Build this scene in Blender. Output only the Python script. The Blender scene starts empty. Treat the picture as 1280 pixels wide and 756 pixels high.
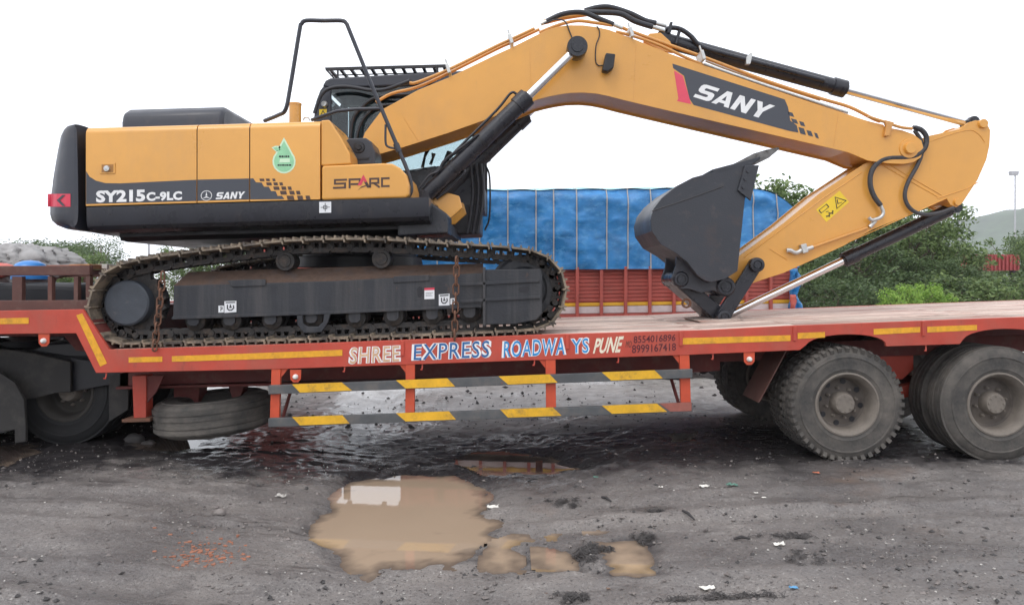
import bpy, bmesh, math, random
import numpy as np
from mathutils import Vector, Matrix
R = math.radians
random.seed(7); rng = np.random.default_rng(7)
scene = bpy.context.scene
col = scene.collection

# ------------------------------------------------------------------ camera, sky, sun, exposure
F, D, CAMH, CU, HV = 925.0, 6.75, 1.66, 640.0, 350.0     # focal length in photo pixels, metres to the trailer side, eye height
cam_d = bpy.data.cameras.new('camera'); cam = bpy.data.objects.new('camera', cam_d); col.objects.link(cam)
cam.location = (0, -D, CAMH); cam.rotation_euler = (R(90), 0, 0)
cam_d.sensor_width = 36; cam_d.lens = 36 * F / 1280; cam_d.shift_y = (HV - 378) / 1280
cam_d.clip_start = 0.05; cam_d.clip_end = 6000
scene.camera = cam

SUN_EL, SUN_AZ = 58, 215
w = bpy.data.worlds.new('World'); scene.world = w; w.use_nodes = True
nt = w.node_tree; nt.nodes.clear()
sky = nt.nodes.new('ShaderNodeTexSky'); sky.sky_type = 'NISHITA'; sky.sun_disc = False
sky.sun_elevation = R(SUN_EL); sky.sun_rotation = R(SUN_AZ); sky.air_density = 1.2; sky.dust_density = 4
cl = nt.nodes.new('ShaderNodeMix'); cl.data_type = 'RGBA'; cl.inputs['Factor'].default_value = 0.88   # closed cloud cover over the sky
cl.inputs['B'].default_value = (11.6, 11.9, 12.6, 1)
bg = nt.nodes.new('ShaderNodeBackground'); bg.inputs['Strength'].default_value = 0.14
wo = nt.nodes.new('ShaderNodeOutputWorld')
nt.links.new(sky.outputs[0], cl.inputs['A']); nt.links.new(cl.outputs['Result'], bg.inputs[0]); nt.links.new(bg.outputs[0], wo.inputs[0])

sd = bpy.data.lights.new('sun', 'SUN'); sd.energy = 0.9; sd.angle = R(25); sd.color = (1, .97, .92)
sun = bpy.data.objects.new('sun', sd); col.objects.link(sun)
az = R(SUN_AZ); el = R(SUN_EL)
dv = Vector((math.sin(az) * math.cos(el), math.cos(az) * math.cos(el), math.sin(el)))
sun.rotation_euler = dv.to_track_quat('Z', 'Y').to_euler(); sun.location = dv * 30
vs = scene.view_settings
vs.view_transform = 'Standard'; vs.look = 'None'; vs.gamma = 1; vs.use_curve_mapping = False; vs.exposure = 0.0
scene.cycles.max_bounces = 8; scene.cycles.use_denoising = True
scene.cycles.transparent_max_bounces = 12; scene.cycles.volume_bounces = 2

# ------------------------------------------------------------------ helpers
def S(y): return F / (D + y)
def P(u, v, y): s = S(y); return Vector(((u - CU) / s, y, CAMH - (v - HV) / s))
def zb(x, y):                                          # the lane dips towards the big puddle
    t = min(1, max(0, (5 - y) / 2)); t = t * t * (3 - 2 * t)
    return -.15 * math.exp(-((x + .75) / 1.55) ** 2) * t
def G(u, v):                                           # a pixel on the ground
    z = 0
    for _ in range(6):
        s = (v - HV) / (CAMH - z); x, y = (u - CU) / s, F / s - D; z = .6 * z + .4 * zb(x, y) if _ < 3 else zb(x, y)
    return Vector((x, y, 0))

class MB:
    def __init__(s): s.v = []; s.f = []
    def add(s, vs, fs):
        n = len(s.v); s.v += [tuple(p) for p in vs]; s.f += [tuple(i + n for i in f) for f in fs]; return s
    def prism_w(s, pts, y0, y1):                       # pts: (x, z)
        n = len(pts)
        a = sum(pts[i][0] * pts[(i + 1) % n][1] - pts[(i + 1) % n][0] * pts[i][1] for i in range(n))
        if a < 0: pts = pts[::-1]
        vs = [(p[0], y0, p[1]) for p in pts] + [(p[0], y1, p[1]) for p in pts]
        fs = [tuple(range(n)), tuple(range(2 * n - 1, n - 1, -1))]
        for i in range(n):
            j = (i + 1) % n; fs.append((j, i, n + i, n + j))
        return s.add(vs, fs)
    def prism(s, px, y0, y1, yt=None):                 # photo pixels read at depth yt
        yt = y0 if yt is None else yt
        return s.prism_w([(P(u, v, yt).x, P(u, v, yt).z) for u, v in px], y0, y1)
    def box(s, x0, x1, y0, y1, z0, z1):
        return s.prism_w([(x0, z0), (x1, z0), (x1, z1), (x0, z1)], y0, y1)
    def obox(s, c, ax, ay, az, hx, hy, hz):            # oriented box
        c = Vector(c); vs = []
        for k in (-1, 1):
            for j in (-1, 1):
                for i in (-1, 1): vs.append(c + ax * hx * i + ay * hy * j + az * hz * k)
        return s.add(vs, [(0, 2, 3, 1), (4, 5, 7, 6), (0, 1, 5, 4), (2, 6, 7, 3), (0, 4, 6, 2), (1, 3, 7, 5)])
    def tube(s, pts, r, n=8, cap=True, closed=False):
        pts = [Vector(p) for p in pts]; m = len(pts); rs = r if isinstance(r, (list, tuple)) else [r] * m
        up = None; rings = []
        for i, p in enumerate(pts):
            a = pts[i - 1] if (i > 0 or closed) else p; b = pts[(i + 1) % m] if (i < m - 1 or closed) else p
            t = (b - a).normalized()
            if up is None:
                up = Vector((0, 1, 0)) if abs(t.y) < .9 else Vector((0, 0, 1))
            q = up - t * up.dot(t)
            if q.length < 1e-6: q = t.orthogonal()
            q.normalize(); up = q; b2 = t.cross(q)
            rings.append([p + (q * math.cos(k * 2 * math.pi / n) + b2 * math.sin(k * 2 * math.pi / n)) * rs[i] for k in range(n)])
        vs = [v for ring in rings for v in ring]; fs = []
        for i in range(m if closed else m - 1):
            o, o2 = i * n, ((i + 1) % m) * n
            for k in range(n): fs.append((o + k, o2 + k, o2 + (k + 1) % n, o + (k + 1) % n))
        if cap and not closed:
            fs.append(tuple(range(n - 1, -1, -1))[::-1][::-1]); fs.append(tuple((m - 1) * n + k for k in range(n)))
        return s.add(vs, fs)
    def lathe(s, prof, c=(0, 0, 0), n=32, axis='y', closed=False, cap=True):   # prof: (radius, along axis)
        c = Vector(c); m = len(prof); vs = []
        for r, h in prof:
            for k in range(n):
                a = 2 * math.pi * k / n
                if axis == 'y': vs.append(c + Vector((r * math.cos(a), h, r * math.sin(a))))
                else: vs.append(c + Vector((r * math.cos(a), r * math.sin(a), h)))
        fs = []
        for i in range(m if closed else m - 1):
            j = (i + 1) % m
            for k in range(n):
                l = (k + 1) % n
                f = (i * n + k, i * n + l, j * n + l, j * n + k)
                fs.append(f if axis == 'y' else f)
        if cap and not closed:
            if prof[0][0] > 1e-5: fs.append(tuple(range(n)))
            if prof[-1][0] > 1e-5: fs.append(tuple((m - 1) * n + k for k in range(n - 1, -1, -1)))
        return s.add(vs, fs)
    def flat(s, polys, y):                             # polys of (u, v) pixels on a plane facing the camera
        for p in polys:
            w_ = [P(u, v, y) for u, v in p]
            s.add(w_, [tuple(range(len(w_)))])
        return s

wl = {}
def obj(name, mb, mat, parent=None, loc=(0, 0, 0), smooth=None, bevel=0, seg=2, rot=None):
    me = bpy.data.meshes.new(name); me.from_pydata(mb.v, [], mb.f)
    bm = bmesh.new(); bm.from_mesh(me)
    bmesh.ops.recalc_face_normals(bm, faces=bm.faces); bm.to_mesh(me); bm.free()
    me.materials.append(M[mat] if isinstance(mat, str) else mat)
    if smooth is not None:
        me.polygons.foreach_set('use_smooth', [True] * len(me.polygons)); me.set_sharp_from_angle(angle=R(smooth))
    o = bpy.data.objects.new(name, me); return place(o, parent, loc, rot, bevel, seg)
def place(o, parent=None, loc=(0, 0, 0), rot=None, bevel=0, seg=2):
    col.objects.link(o); loc = Vector(loc)
    o.parent = parent; wl[o] = loc; o.location = loc - (wl[parent] if parent else Vector())
    if rot: o.rotation_euler = rot
    if bevel:
        b = o.modifiers.new('bevel', 'BEVEL'); b.width = bevel; b.segments = seg; b.limit_method = 'ANGLE'; b.angle_limit = R(40)
        b.harden_normals = False
    return o
def inst(src, parent, loc, rot=None):
    o = src.copy()
    return place(o, parent, loc, rot)
def thing(name, label, cat, loc=(0, 0, 0), group=None):
    o = bpy.data.objects.new(name, None); col.objects.link(o); o.location = loc; wl[o] = Vector(loc)
    o.empty_display_size = .1
    return tag(o, label, cat, group)
def tag(o, label, cat, group=None):
    o['label'] = label; o['category'] = cat
    if group: o['group'] = group
    return o
def struct(o): o['kind'] = 'structure'; return o

def inset(poly, d):                                    # shrink a pixel polygon by d
    n = len(poly); out = []
    ar = sum(poly[i][0] * poly[(i + 1) % n][1] - poly[(i + 1) % n][0] * poly[i][1] for i in range(n))
    sg = 1 if ar > 0 else -1
    for i in range(n):
        a, b, c = poly[i - 1], poly[i], poly[(i + 1) % n]
        e1 = Vector((b[0] - a[0], b[1] - a[1])).normalized(); e2 = Vector((c[0] - b[0], c[1] - b[1])).normalized()
        n1 = Vector((-e1.y, e1.x)) * sg; n2 = Vector((-e2.y, e2.x)) * sg
        m = (n1 + n2); l = max(m.length, .5); m = m / l
        k = d / max(.5, m.dot(n1)); out.append((b[0] + m.x * k, b[1] + m.y * k))
    return out
def catmull(pts, n=6, closed=False):
    pts = [Vector(p) for p in pts]; m = len(pts); out = []
    for i in range(m if closed else m - 1):
        p0 = pts[(i - 1) % m] if (closed or i > 0) else pts[0] * 2 - pts[1]
        p1, p2 = pts[i], pts[(i + 1) % m]
        p3 = pts[(i + 2) % m] if (closed or i < m - 2) else p2 * 2 - p1
        for k in range(n):
            t = k / n
            out.append(.5 * ((2 * p1) + (p2 - p0) * t + (2 * p0 - 5 * p1 + 4 * p2 - p3) * t * t + (3 * p1 - p0 - 3 * p2 + p3) * t ** 3))
    if not closed: out.append(pts[-1])
    return out
def strokes(lines, th):                                # polylines in a unit box -> mitred strip polygons
    polys = []
    for ln in lines:
        ln = [Vector(p) for p in ln]; L, Rr = [], []
        for i, p in enumerate(ln):
            e1 = (p - ln[i - 1]).normalized() if i else (ln[1] - p).normalized()
            e2 = (ln[i + 1] - p).normalized() if i < len(ln) - 1 else e1
            n1 = Vector((-e1.y, e1.x)); n2 = Vector((-e2.y, e2.x)); m = (n1 + n2).normalized()
            k = th / 2 / max(.4, m.dot(n1)); L.append(p + m * k); Rr.append(p - m * k)
        for i in range(len(ln) - 1): polys.append([L[i], L[i + 1], Rr[i + 1], Rr[i]])
    return polys
def qmap(quad, y):                                     # unit square -> quad given as pixels (bl, br, tr, tl)
    q = [P(u, v, y) for u, v in quad]
    def f(p):
        a, b = p[0], p[1]
        return q[0] * (1 - a) * (1 - b) + q[1] * a * (1 - b) + q[2] * a * b + q[3] * (1 - a) * b
    return f
def decal(name, polys, quad, y, mat, parent):
    f = qmap(quad, y); mb = MB()
    for p in polys: mb.add([f(q) for q in p], [tuple(range(len(p)))])
    o = obj(name, mb, mat, parent)
    return o
def text(name, s, quad, y, mat, parent, off=0.0, shear=0.0, pad=0.0, space=1.0):
    c = bpy.data.curves.new(name, 'FONT'); c.body = s; c.offset = off; c.shear = shear; c.resolution_u = 3; c.space_character = space
    t = bpy.data.objects.new(name, c); col.objects.link(t)
    dg = bpy.context.evaluated_depsgraph_get(); me = bpy.data.meshes.new_from_object(t.evaluated_get(dg))
    bpy.data.objects.remove(t); bpy.data.curves.remove(c)
    co = np.array([v.co[:] for v in me.vertices]); lo, hi = co.min(0), co.max(0)
    f = qmap(quad, y)
    for v in me.vertices:
        a = (v.co.x - lo[0]) / (hi[0] - lo[0]); b = (v.co.y - lo[1]) / (hi[1] - lo[1])
        v.co = f((a * (1 + 2 * pad) - pad, b * (1 + 2 * pad) - pad))
    me.materials.append(M[mat]); o = bpy.data.objects.new(name, me)
    return place(o, parent)

# ------------------------------------------------------------------ materials
M = {}
def mat(name, colr, rough=.5, metal=0, var=.12, scale=6, dirt=None, bump=0, bscale=60, stretch=(1, 1, 1), spec=.5, rvar=.1, rnd=0, coat=0, ridge=False):
    m = bpy.data.materials.new(name); m.use_nodes = True; M[name] = m
    t = m.node_tree; N = t.nodes; L = t.links; b = N['Principled BSDF']
    tc = N.new('ShaderNodeTexCoord'); mp = N.new('ShaderNodeMapping'); mp.inputs['Scale'].default_value = stretch
    L.new(tc.outputs['Object'], mp.inputs['Vector']); vec = mp.outputs[0]
    oi = N.new('ShaderNodeObjectInfo')
    if rnd:
        ad = N.new('ShaderNodeVectorMath'); ad.operation = 'ADD'
        ml = N.new('ShaderNodeMath'); ml.operation = 'MULTIPLY'; ml.inputs[1].default_value = 37
        L.new(oi.outputs['Random'], ml.inputs[0]); L.new(vec, ad.inputs[0]); L.new(ml.outputs[0], ad.inputs[1]); vec = ad.outputs[0]
    n1 = N.new('ShaderNodeTexNoise'); n1.inputs['Scale'].default_value = scale; n1.inputs['Detail'].default_value = 6; n1.inputs['Roughness'].default_value = .65
    L.new(vec, n1.inputs['Vector'])
    mr = N.new('ShaderNodeMapRange'); mr.inputs[1].default_value = .3; mr.inputs[2].default_value = .7
    mr.inputs[3].default_value = 1 - var; mr.inputs[4].default_value = 1 + var; L.new(n1.outputs[0], mr.inputs[0])
    fac = mr.outputs[0]
    if rnd:
        r2 = N.new('ShaderNodeMapRange'); r2.inputs[3].default_value = 1 - rnd; r2.inputs[4].default_value = 1 + rnd; L.new(oi.outputs['Random'], r2.inputs[0])
        m2 = N.new('ShaderNodeMath'); m2.operation = 'MULTIPLY'; L.new(fac, m2.inputs[0]); L.new(r2.outputs[0], m2.inputs[1]); fac = m2.outputs[0]
    mx = N.new('ShaderNodeMix'); mx.data_type = 'RGBA'; mx.blend_type = 'MULTIPLY'; mx.inputs['Factor'].default_value = 1
    mx.inputs['A'].default_value = (*colr, 1); L.new(fac, mx.inputs['B']); c_out = mx.outputs['Result']
    rr = N.new('ShaderNodeMapRange'); rr.inputs[1].default_value = .3; rr.inputs[2].default_value = .7
    rr.inputs[3].default_value = max(.02, rough - rvar); rr.inputs[4].default_value = min(1, rough + rvar); L.new(n1.outputs[0], rr.inputs[0]); r_out = rr.outputs[0]
    for dd in ([dirt] if dirt and not isinstance(dirt, list) else (dirt or [])):
        dc, lo, hi, ds, dst, amt = dd
        mp2 = N.new('ShaderNodeMapping'); mp2.inputs['Scale'].default_value = dst; L.new(tc.outputs['Object'], mp2.inputs['Vector'])
        n2 = N.new('ShaderNodeTexNoise'); n2.inputs['Scale'].default_value = ds; n2.inputs['Detail'].default_value = 8; n2.inputs['Roughness'].default_value = .7
        v2 = mp2.outputs[0]
        if rnd:
            ad2 = N.new('ShaderNodeVectorMath'); ad2.operation = 'ADD'; L.new(v2, ad2.inputs[0]); L.new(ml.outputs[0], ad2.inputs[1]); v2 = ad2.outputs[0]
        L.new(v2, n2.inputs['Vector'])
        r3 = N.new('ShaderNodeMapRange'); r3.inputs[1].default_value = lo; r3.inputs[2].default_value = hi; r3.inputs[3].default_value = 0; r3.inputs[4].default_value = amt
        L.new(n2.outputs[0], r3.inputs[0])
        m3 = N.new('ShaderNodeMix'); m3.data_type = 'RGBA'; L.new(r3.outputs[0], m3.inputs['Factor']); L.new(c_out, m3.inputs['A']); m3.inputs['B'].default_value = (*dc, 1)
        c_out = m3.outputs['Result']
        m4 = N.new('ShaderNodeMix'); m4.data_type = 'FLOAT'; L.new(r3.outputs[0], m4.inputs['Factor']); L.new(r_out, m4.inputs['A']); m4.inputs['B'].default_value = .85
        r_out = m4.outputs['Result']
    L.new(c_out, b.inputs['Base Color']); L.new(r_out, b.inputs['Roughness'])
    b.inputs['Metallic'].default_value = metal; b.inputs['Specular IOR Level'].default_value = spec
    if coat: b.inputs['Coat Weight'].default_value = coat; b.inputs['Coat Roughness'].default_value = .15
    if bump:
        n3 = N.new('ShaderNodeTexNoise'); n3.inputs['Scale'].default_value = bscale; n3.inputs['Detail'].default_value = 5; L.new(vec, n3.inputs['Vector'])
        if ridge: n3.noise_type = 'RIDGED_MULTIFRACTAL'; n3.inputs['Distortion'].default_value = .4
        bp = N.new('ShaderNodeBump'); bp.inputs['Strength'].default_value = bump; bp.inputs['Distance'].default_value = .02
        L.new(n3.outputs[0], bp.inputs['Height']); L.new(bp.outputs[0], b.inputs['Normal'])
    return m

dust = (.22, .17, .13)
mat('yellow', (.70, .338, .063), .36, var=.07, scale=1.3, dirt=[(dust, .52, .85, 1.6, (1, 1, .4), .28), ((.16, .10, .06), .64, .78, 5, (2.5, 1, .35), .32)], coat=.3)
mat('yellow_pipe', (.62, .30, .08), .35, var=.1, dirt=(dust, .5, .8, 9, (1, 1, 1), .3))
mat('charcoal', (.027, .030, .042), .42, var=.12, scale=2.5, dirt=(dust, .55, .9, 3, (1, 1, .6), .3), coat=.1)
mat('decal_grey', (.055, .06, .075), .45, var=.05)
mat('black', (.014, .014, .018), .45, var=.2, scale=5, dirt=(dust, .55, .9, 5, (1, 1, 1), .2))
mat('black_gloss', (.017, .018, .025), .3, var=.15, dirt=(dust, .55, .85, 4, (1, 1, .4), .25))
mat('rubber_hose', (.025, .026, .032), .55, var=.2)
mat('hose_sleeve', (.05, .05, .055), .6, var=.3, scale=40)
mat('bucket_grey', (.031, .034, .043), .45, var=.15, scale=2, dirt=[((.10, .065, .05), .55, .78, 3.5, (1, 1, 1), .45), (dust, .56, .85, 7, (1, .6, 1), .35), ((.14, .14, .15), .66, .72, 10, (.5, 1, 2.2), .5)], bump=.1)
mat('worn_steel', (.16, .155, .15), .42, metal=.6, var=.3, scale=12, dirt=((.05, .045, .042), .45, .65, 9, (1, 1, 1), .8), bump=.2)
mat('under_grey', (.023, .025, .031), .5, var=.25, scale=4, dirt=[((.13, .12, .115), .45, .8, 1.6, (6, 1, .35), .5), ((.16, .085, .055), .62, .76, 12, (1, 1, .5), .5)], bump=.15, bscale=40)
mat('frame_top', (.10, .062, .045), .85, var=.35, scale=18, dirt=((.05, .05, .055), .5, .7, 9, (1, 1, 1), .8), bump=.5, bscale=70)
mat('track_steel', (.085, .072, .062), .6, metal=.15, var=.35, scale=14, dirt=[((.34, .27, .195), .38, .60, 6, (1, 1, 1), .88)], bump=.4, bscale=50, rnd=.4)
mat('link_steel', (.040, .037, .036), .6, metal=.2, var=.3, scale=20, dirt=((.16, .115, .085), .5, .75, 12, (1, 1, 1), .7), bump=.3, rnd=.25)
mat('rust', (.16, .075, .045), .8, var=.35, scale=30, dirt=((.07, .05, .04), .5, .7, 20, (1, 1, 1), .7), bump=.4)
mat('chrome', (.75, .76, .78), .16, metal=1, var=.03)
mat('zinc', (.55, .55, .53), .4, metal=.8, var=.15, scale=30)
mat('white_paint', (.8, .8, .8), .5, var=.08, dirt=((.45, .40, .36), .58, .75, 10, (1, 1, 1), .4))
mat('sticker_white', (.75, .76, .78), .45, var=.06)
mat('sticker_yellow', (.8, .55, .03), .45, var=.06)
mat('sticker_red', (.65, .05, .09), .45, var=.06)
mat('sticker_green', (.30, .62, .36), .4, var=.1, scale=12)
mat('sticker_green_pale', (.62, .82, .58), .4, var=.05)
mat('ink', (.02, .02, .025), .5, var=.05)
mat('brown_ink', (.075, .04, .03), .5, var=.1)
mat('trailer_red', (.47, .062, .037), .48, var=.18, scale=2.2, dirt=[((.30, .12, .085), .46, .76, 2.4, (1, 1, .7), .6), ((.10, .055, .045), .60, .74, 9, (1.4, 1, .3), .7), ((.5, .3, .24), .68, .74, 22, (.4, 1, 1.5), .5)], bump=.35, bscale=5)
mat('trailer_dark', (.13, .028, .024), .7, var=.25, scale=4, dirt=(dust, .5, .8, 5, (1, 1, 1), .4))
mat('guard_red', (.55, .075, .03), .55, var=.12, dirt=(dust, .55, .85, 6, (1, 1, .6), .4))
mat('guard_grey', (.085, .09, .095), .65, var=.2, dirt=[(dust, .48, .78, 6, (1, 1, 1), .45), ((.28, .08, .05), .66, .72, 16, (1, 1, 1), .7)])
mat('tape_yellow', (.75, .36, .02), .45, var=.14, scale=20, dirt=[((.20, .10, .05), .5, .75, 8, (1, 1, 1), .5), ((.36, .06, .04), .64, .7, 18, (1, 1, 1), .85)])
mat('guard_yellow', (.72, .40, .02), .55, var=.16, scale=10, dirt=[((.16, .11, .06), .52, .72, 12, (1, 1, 1), .65), ((.30, .08, .04), .66, .72, 20, (1, 1, 1), .8)])
mat('deck_wood', (.62, .50, .43), .85, var=.3, scale=3, stretch=(.6, 9, 9), dirt=[((.34, .10, .07), .48, .62, 2.2, (.5, 4, 1), .7), ((.07, .06, .055), .56, .68, 6, (.35, 6, 1), .85)], bump=.5, bscale=20, rnd=.25)
mat('rubber', (.040, .039, .038), .8, var=.2, scale=5, dirt=[((.165, .145, .125), .34, .70, 3.5, (1, 1, 1), .85), ((.05, .046, .043), .58, .7, 9, (1, 1, 1), .6)], bump=.2, bscale=40)
mat('rubber_shaded', (.012, .012, .013), .75, var=.25, scale=5, dirt=((.06, .053, .047), .52, .85, 4, (1, 1, 1), .4))  # tyre rubber with the shade under the chassis put into its colour
mat('rim', (.19, .165, .14), .75, var=.2, scale=9, dirt=((.09, .075, .065), .5, .75, 8, (1, 1, 1), .7), bump=.1)
mat('rim_disc', (.10, .085, .075), .8, var=.3, scale=9, dirt=((.17, .145, .12), .45, .7, 6, (1, 1, 1), .6))
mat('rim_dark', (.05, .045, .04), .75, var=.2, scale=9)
mat('chassis', (.030, .028, .027), .75, var=.25, scale=5, dirt=((.13, .115, .10), .48, .78, 4, (1, 1, 1), .5))
mat('rack_brown', (.105, .045, .036), .7, var=.2, scale=6, dirt=(dust, .5, .8, 8, (1, 1, 1), .4))
mat('lamp_white', (.8, .78, .74), .3, var=.05)
mat('sky_blue_plastic', (.035, .22, .60), .35, var=.08)
mat('pink_plastic', (.60, .13, .10), .5, var=.1)
mat('grey_sheet', (.31, .30, .295), .6, var=.2, scale=5, bump=.5, bscale=8)
mat('dark_cover', (.02, .021, .026), .6, var=.3, scale=5)
mat('board_a', (.32, .10, .06), .8, var=.2); mat('board_b', (.55, .28, .12), .8, var=.2); mat('board_c', (.60, .57, .52), .8, var=.2)
mat('cargo_red', (.40, .085, .068), .6, var=.16, scale=4, dirt=(dust, .55, .85, 5, (1, 1, 1), .4))
mat('cargo_yellow', (.70, .38, .03), .6, var=.15, scale=6)
mat('cargo_white', (.62, .52, .52), .6, var=.15, scale=6)
mat('rope', (.42, .40, .38), .9, var=.2, scale=30)
mat('far_red', (.30, .05, .05), .7, var=.2, scale=1.5)
mat('bark', (.10, .075, .055), .9, var=.3, scale=8, bump=.6, bscale=20)
mat('pole_grey', (.4, .4, .42), .6, var=.1)
mat('dark_panel_grey', (.10, .125, .14), .7, var=.1)  # slate tone of the panel added to darken the cab window
mat('seat_black', (.02, .02, .023), .8, var=.2)
mat('mud', (.035, .032, .033), .75, var=.35, scale=30, bump=.5)
mat('straw', (.075, .068, .066), .7, var=.5, scale=15)
mat('chip_light', (.42, .40, .37), .8, var=.3, scale=9)
mat('chip_dark', (.06, .056, .055), .8, var=.4, scale=9)
mat('chip_mid', (.17, .15, .14), .8, var=.4, scale=9)
mat('paper', (.72, .70, .64), .7, var=.15, scale=12)
mat('blue_scrap', (.12, .33, .55), .6, var=.1); mat('green_scrap', (.10, .22, .17), .6, var=.1); mat('brick_dust', (.30, .125, .075), .85, var=.3); mat('orange_scrap', (.55, .16, .08), .7, var=.15)
mat('tarp', (.030, .195, .47), .33, var=.3, scale=1.6, dirt=[((.14, .40, .68), .5, .68, 7, (1, 1, 1.8), .55), ((.06, .13, .24), .58, .76, 2, (1, 1, 1), .4)], bump=.95, bscale=3.4, rvar=.12, ridge=True, stretch=(1, 1, 1.7))  # first layer paints lighter highlights of the folds into the blue
mat('tarp_pale', (.30, .62, .68), .5, var=.1, bump=.3, bscale=7)

mat('ltr_cream', (.62, .40, .25), .6, var=.25, scale=25, dirt=((.40, .055, .035), .6, .68, 14, (1, 1, 1), .75)); mat('ltr_cream2', (.78, .70, .55), .6, var=.2, scale=25, dirt=((.40, .055, .035), .6, .68, 14, (1, 1, 1), .75))
mat('ltr_blue', (.03, .13, .33), .6, var=.3, scale=25, dirt=((.40, .055, .035), .6, .68, 14, (1, 1, 1), .75)); mat('ltr_blue2', (.02, .26, .60), .6, var=.3, scale=25, dirt=((.40, .055, .035), .6, .68, 14, (1, 1, 1), .75)); mat('ltr_dark', (.10, .014, .02), .6, var=.2, scale=25, dirt=((.40, .055, .035), .6, .68, 14, (1, 1, 1), .75))
mat('drive_blue', (.050, .058, .072), .55, var=.2, scale=9, dirt=((.16, .14, .13), .56, .7, 12, (1, 1, 1), .5), bump=.1)
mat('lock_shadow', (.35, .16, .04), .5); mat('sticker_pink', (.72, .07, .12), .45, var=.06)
mat('red_faded', (.30, .10, .075), .65, var=.2, scale=14)
def leafmat(name, c1, c2):
    m = bpy.data.materials.new(name); m.use_nodes = True; M[name] = m; t = m.node_tree; N = t.nodes; L = t.links; b = N['Principled BSDF']
    g = N.new('ShaderNodeNewGeometry'); mx = N.new('ShaderNodeMix'); mx.data_type = 'RGBA'
    L.new(g.outputs['Random Per Island'], mx.inputs['Factor']); mx.inputs['A'].default_value = (*c1, 1); mx.inputs['B'].default_value = (*c2, 1)
    L.new(mx.outputs['Result'], b.inputs['Base Color']); b.inputs['Roughness'].default_value = .55; b.inputs['Specular IOR Level'].default_value = .3
    tr = N.new('ShaderNodeBsdfTranslucent'); L.new(mx.outputs['Result'], tr.inputs[0]); ms = N.new('ShaderNodeMixShader'); ms.inputs[0].default_value = .3
    L.new(b.outputs[0], ms.inputs[1]); L.new(tr.outputs[0], ms.inputs[2]); L.new(ms.outputs[0], N['Material Output'].inputs[0])
leafmat('leaf', (.10, .165, .055), (.185, .245, .085))
leafmat('leaf_dark', (.065, .110, .045), (.12, .17, .065))
leafmat('leaf_bright', (.17, .33, .05), (.30, .43, .09))

g = bpy.data.materials.new('glass'); g.use_nodes = True; M['glass'] = g; t = g.node_tree; t.nodes.clear()
tr = t.nodes.new('ShaderNodeBsdfTransparent'); tr.inputs[0].default_value = (.80, .86, .87, 1)
gl = t.nodes.new('ShaderNodeBsdfGlossy'); gl.inputs['Roughness'].default_value = .04
lw = t.nodes.new('ShaderNodeFresnel'); lw.inputs[0].default_value = 1.5
ms = t.nodes.new('ShaderNodeMixShader'); ou = t.nodes.new('ShaderNodeOutputMaterial')
t.links.new(lw.outputs[0], ms.inputs[0]); t.links.new(tr.outputs[0], ms.inputs[1]); t.links.new(gl.outputs[0], ms.inputs[2]); t.links.new(ms.outputs[0], ou.inputs[0])

w_ = bpy.data.materials.new('muddy_water'); w_.use_nodes = True; M['muddy_water'] = w_; t = w_.node_tree; b = t.nodes['Principled BSDF']
tc = t.nodes.new('ShaderNodeTexCoord'); n = t.nodes.new('ShaderNodeTexNoise'); n.inputs['Scale'].default_value = 1.2; t.links.new(tc.outputs['Object'], n.inputs['Vector'])
mx = t.nodes.new('ShaderNodeMix'); mx.data_type = 'RGBA'; mx.inputs['A'].default_value = (.33, .245, .172, 1); mx.inputs['B'].default_value = (.39, .295, .212, 1)
t.links.new(n.outputs[0], mx.inputs['Factor'])
da = t.nodes.new('ShaderNodeAttribute'); da.attribute_name = 'depth'; dn = t.nodes.new('ShaderNodeTexNoise'); dn.inputs['Scale'].default_value = 9; t.links.new(tc.outputs['Object'], dn.inputs['Vector'])
dm = t.nodes.new('ShaderNodeMath'); dm.operation = 'MULTIPLY_ADD'; t.links.new(dn.outputs[0], dm.inputs[0]); dm.inputs[1].default_value = .5; t.links.new(da.outputs['Fac'], dm.inputs[2])
dr = t.nodes.new('ShaderNodeMapRange'); dr.inputs[1].default_value = .3; dr.inputs[2].default_value = 1.15; t.links.new(dm.outputs[0], dr.inputs[0])
my = t.nodes.new('ShaderNodeMix'); my.data_type = 'RGBA'; my.blend_type = 'MIX'; t.links.new(dr.outputs[0], my.inputs['Factor']); my.inputs['A'].default_value = (.15, .115, .09, 1); t.links.new(mx.outputs['Result'], my.inputs['B'])
t.links.new(my.outputs['Result'], b.inputs['Base Color'])
b.inputs['Roughness'].default_value = .025; b.inputs['IOR'].default_value = 1.38
n2 = t.nodes.new('ShaderNodeTexNoise'); n2.inputs['Scale'].default_value = 5; t.links.new(tc.outputs['Object'], n2.inputs['Vector'])
bp = t.nodes.new('ShaderNodeBump'); bp.inputs['Strength'].default_value = .03; bp.inputs['Distance'].default_value = .01
t.links.new(n2.outputs[0], bp.inputs['Height']); t.links.new(bp.outputs[0], b.inputs['Normal'])

dw = w_.copy(); dw.name = 'dark_water'; M['dark_water'] = dw
for q in dw.node_tree.nodes:
    if q.type == 'MIX' and not q.inputs['B'].is_linked: q.inputs['A'].default_value = (.035, .03, .03, 1); q.inputs['B'].default_value = (.06, .045, .04, 1)
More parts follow.
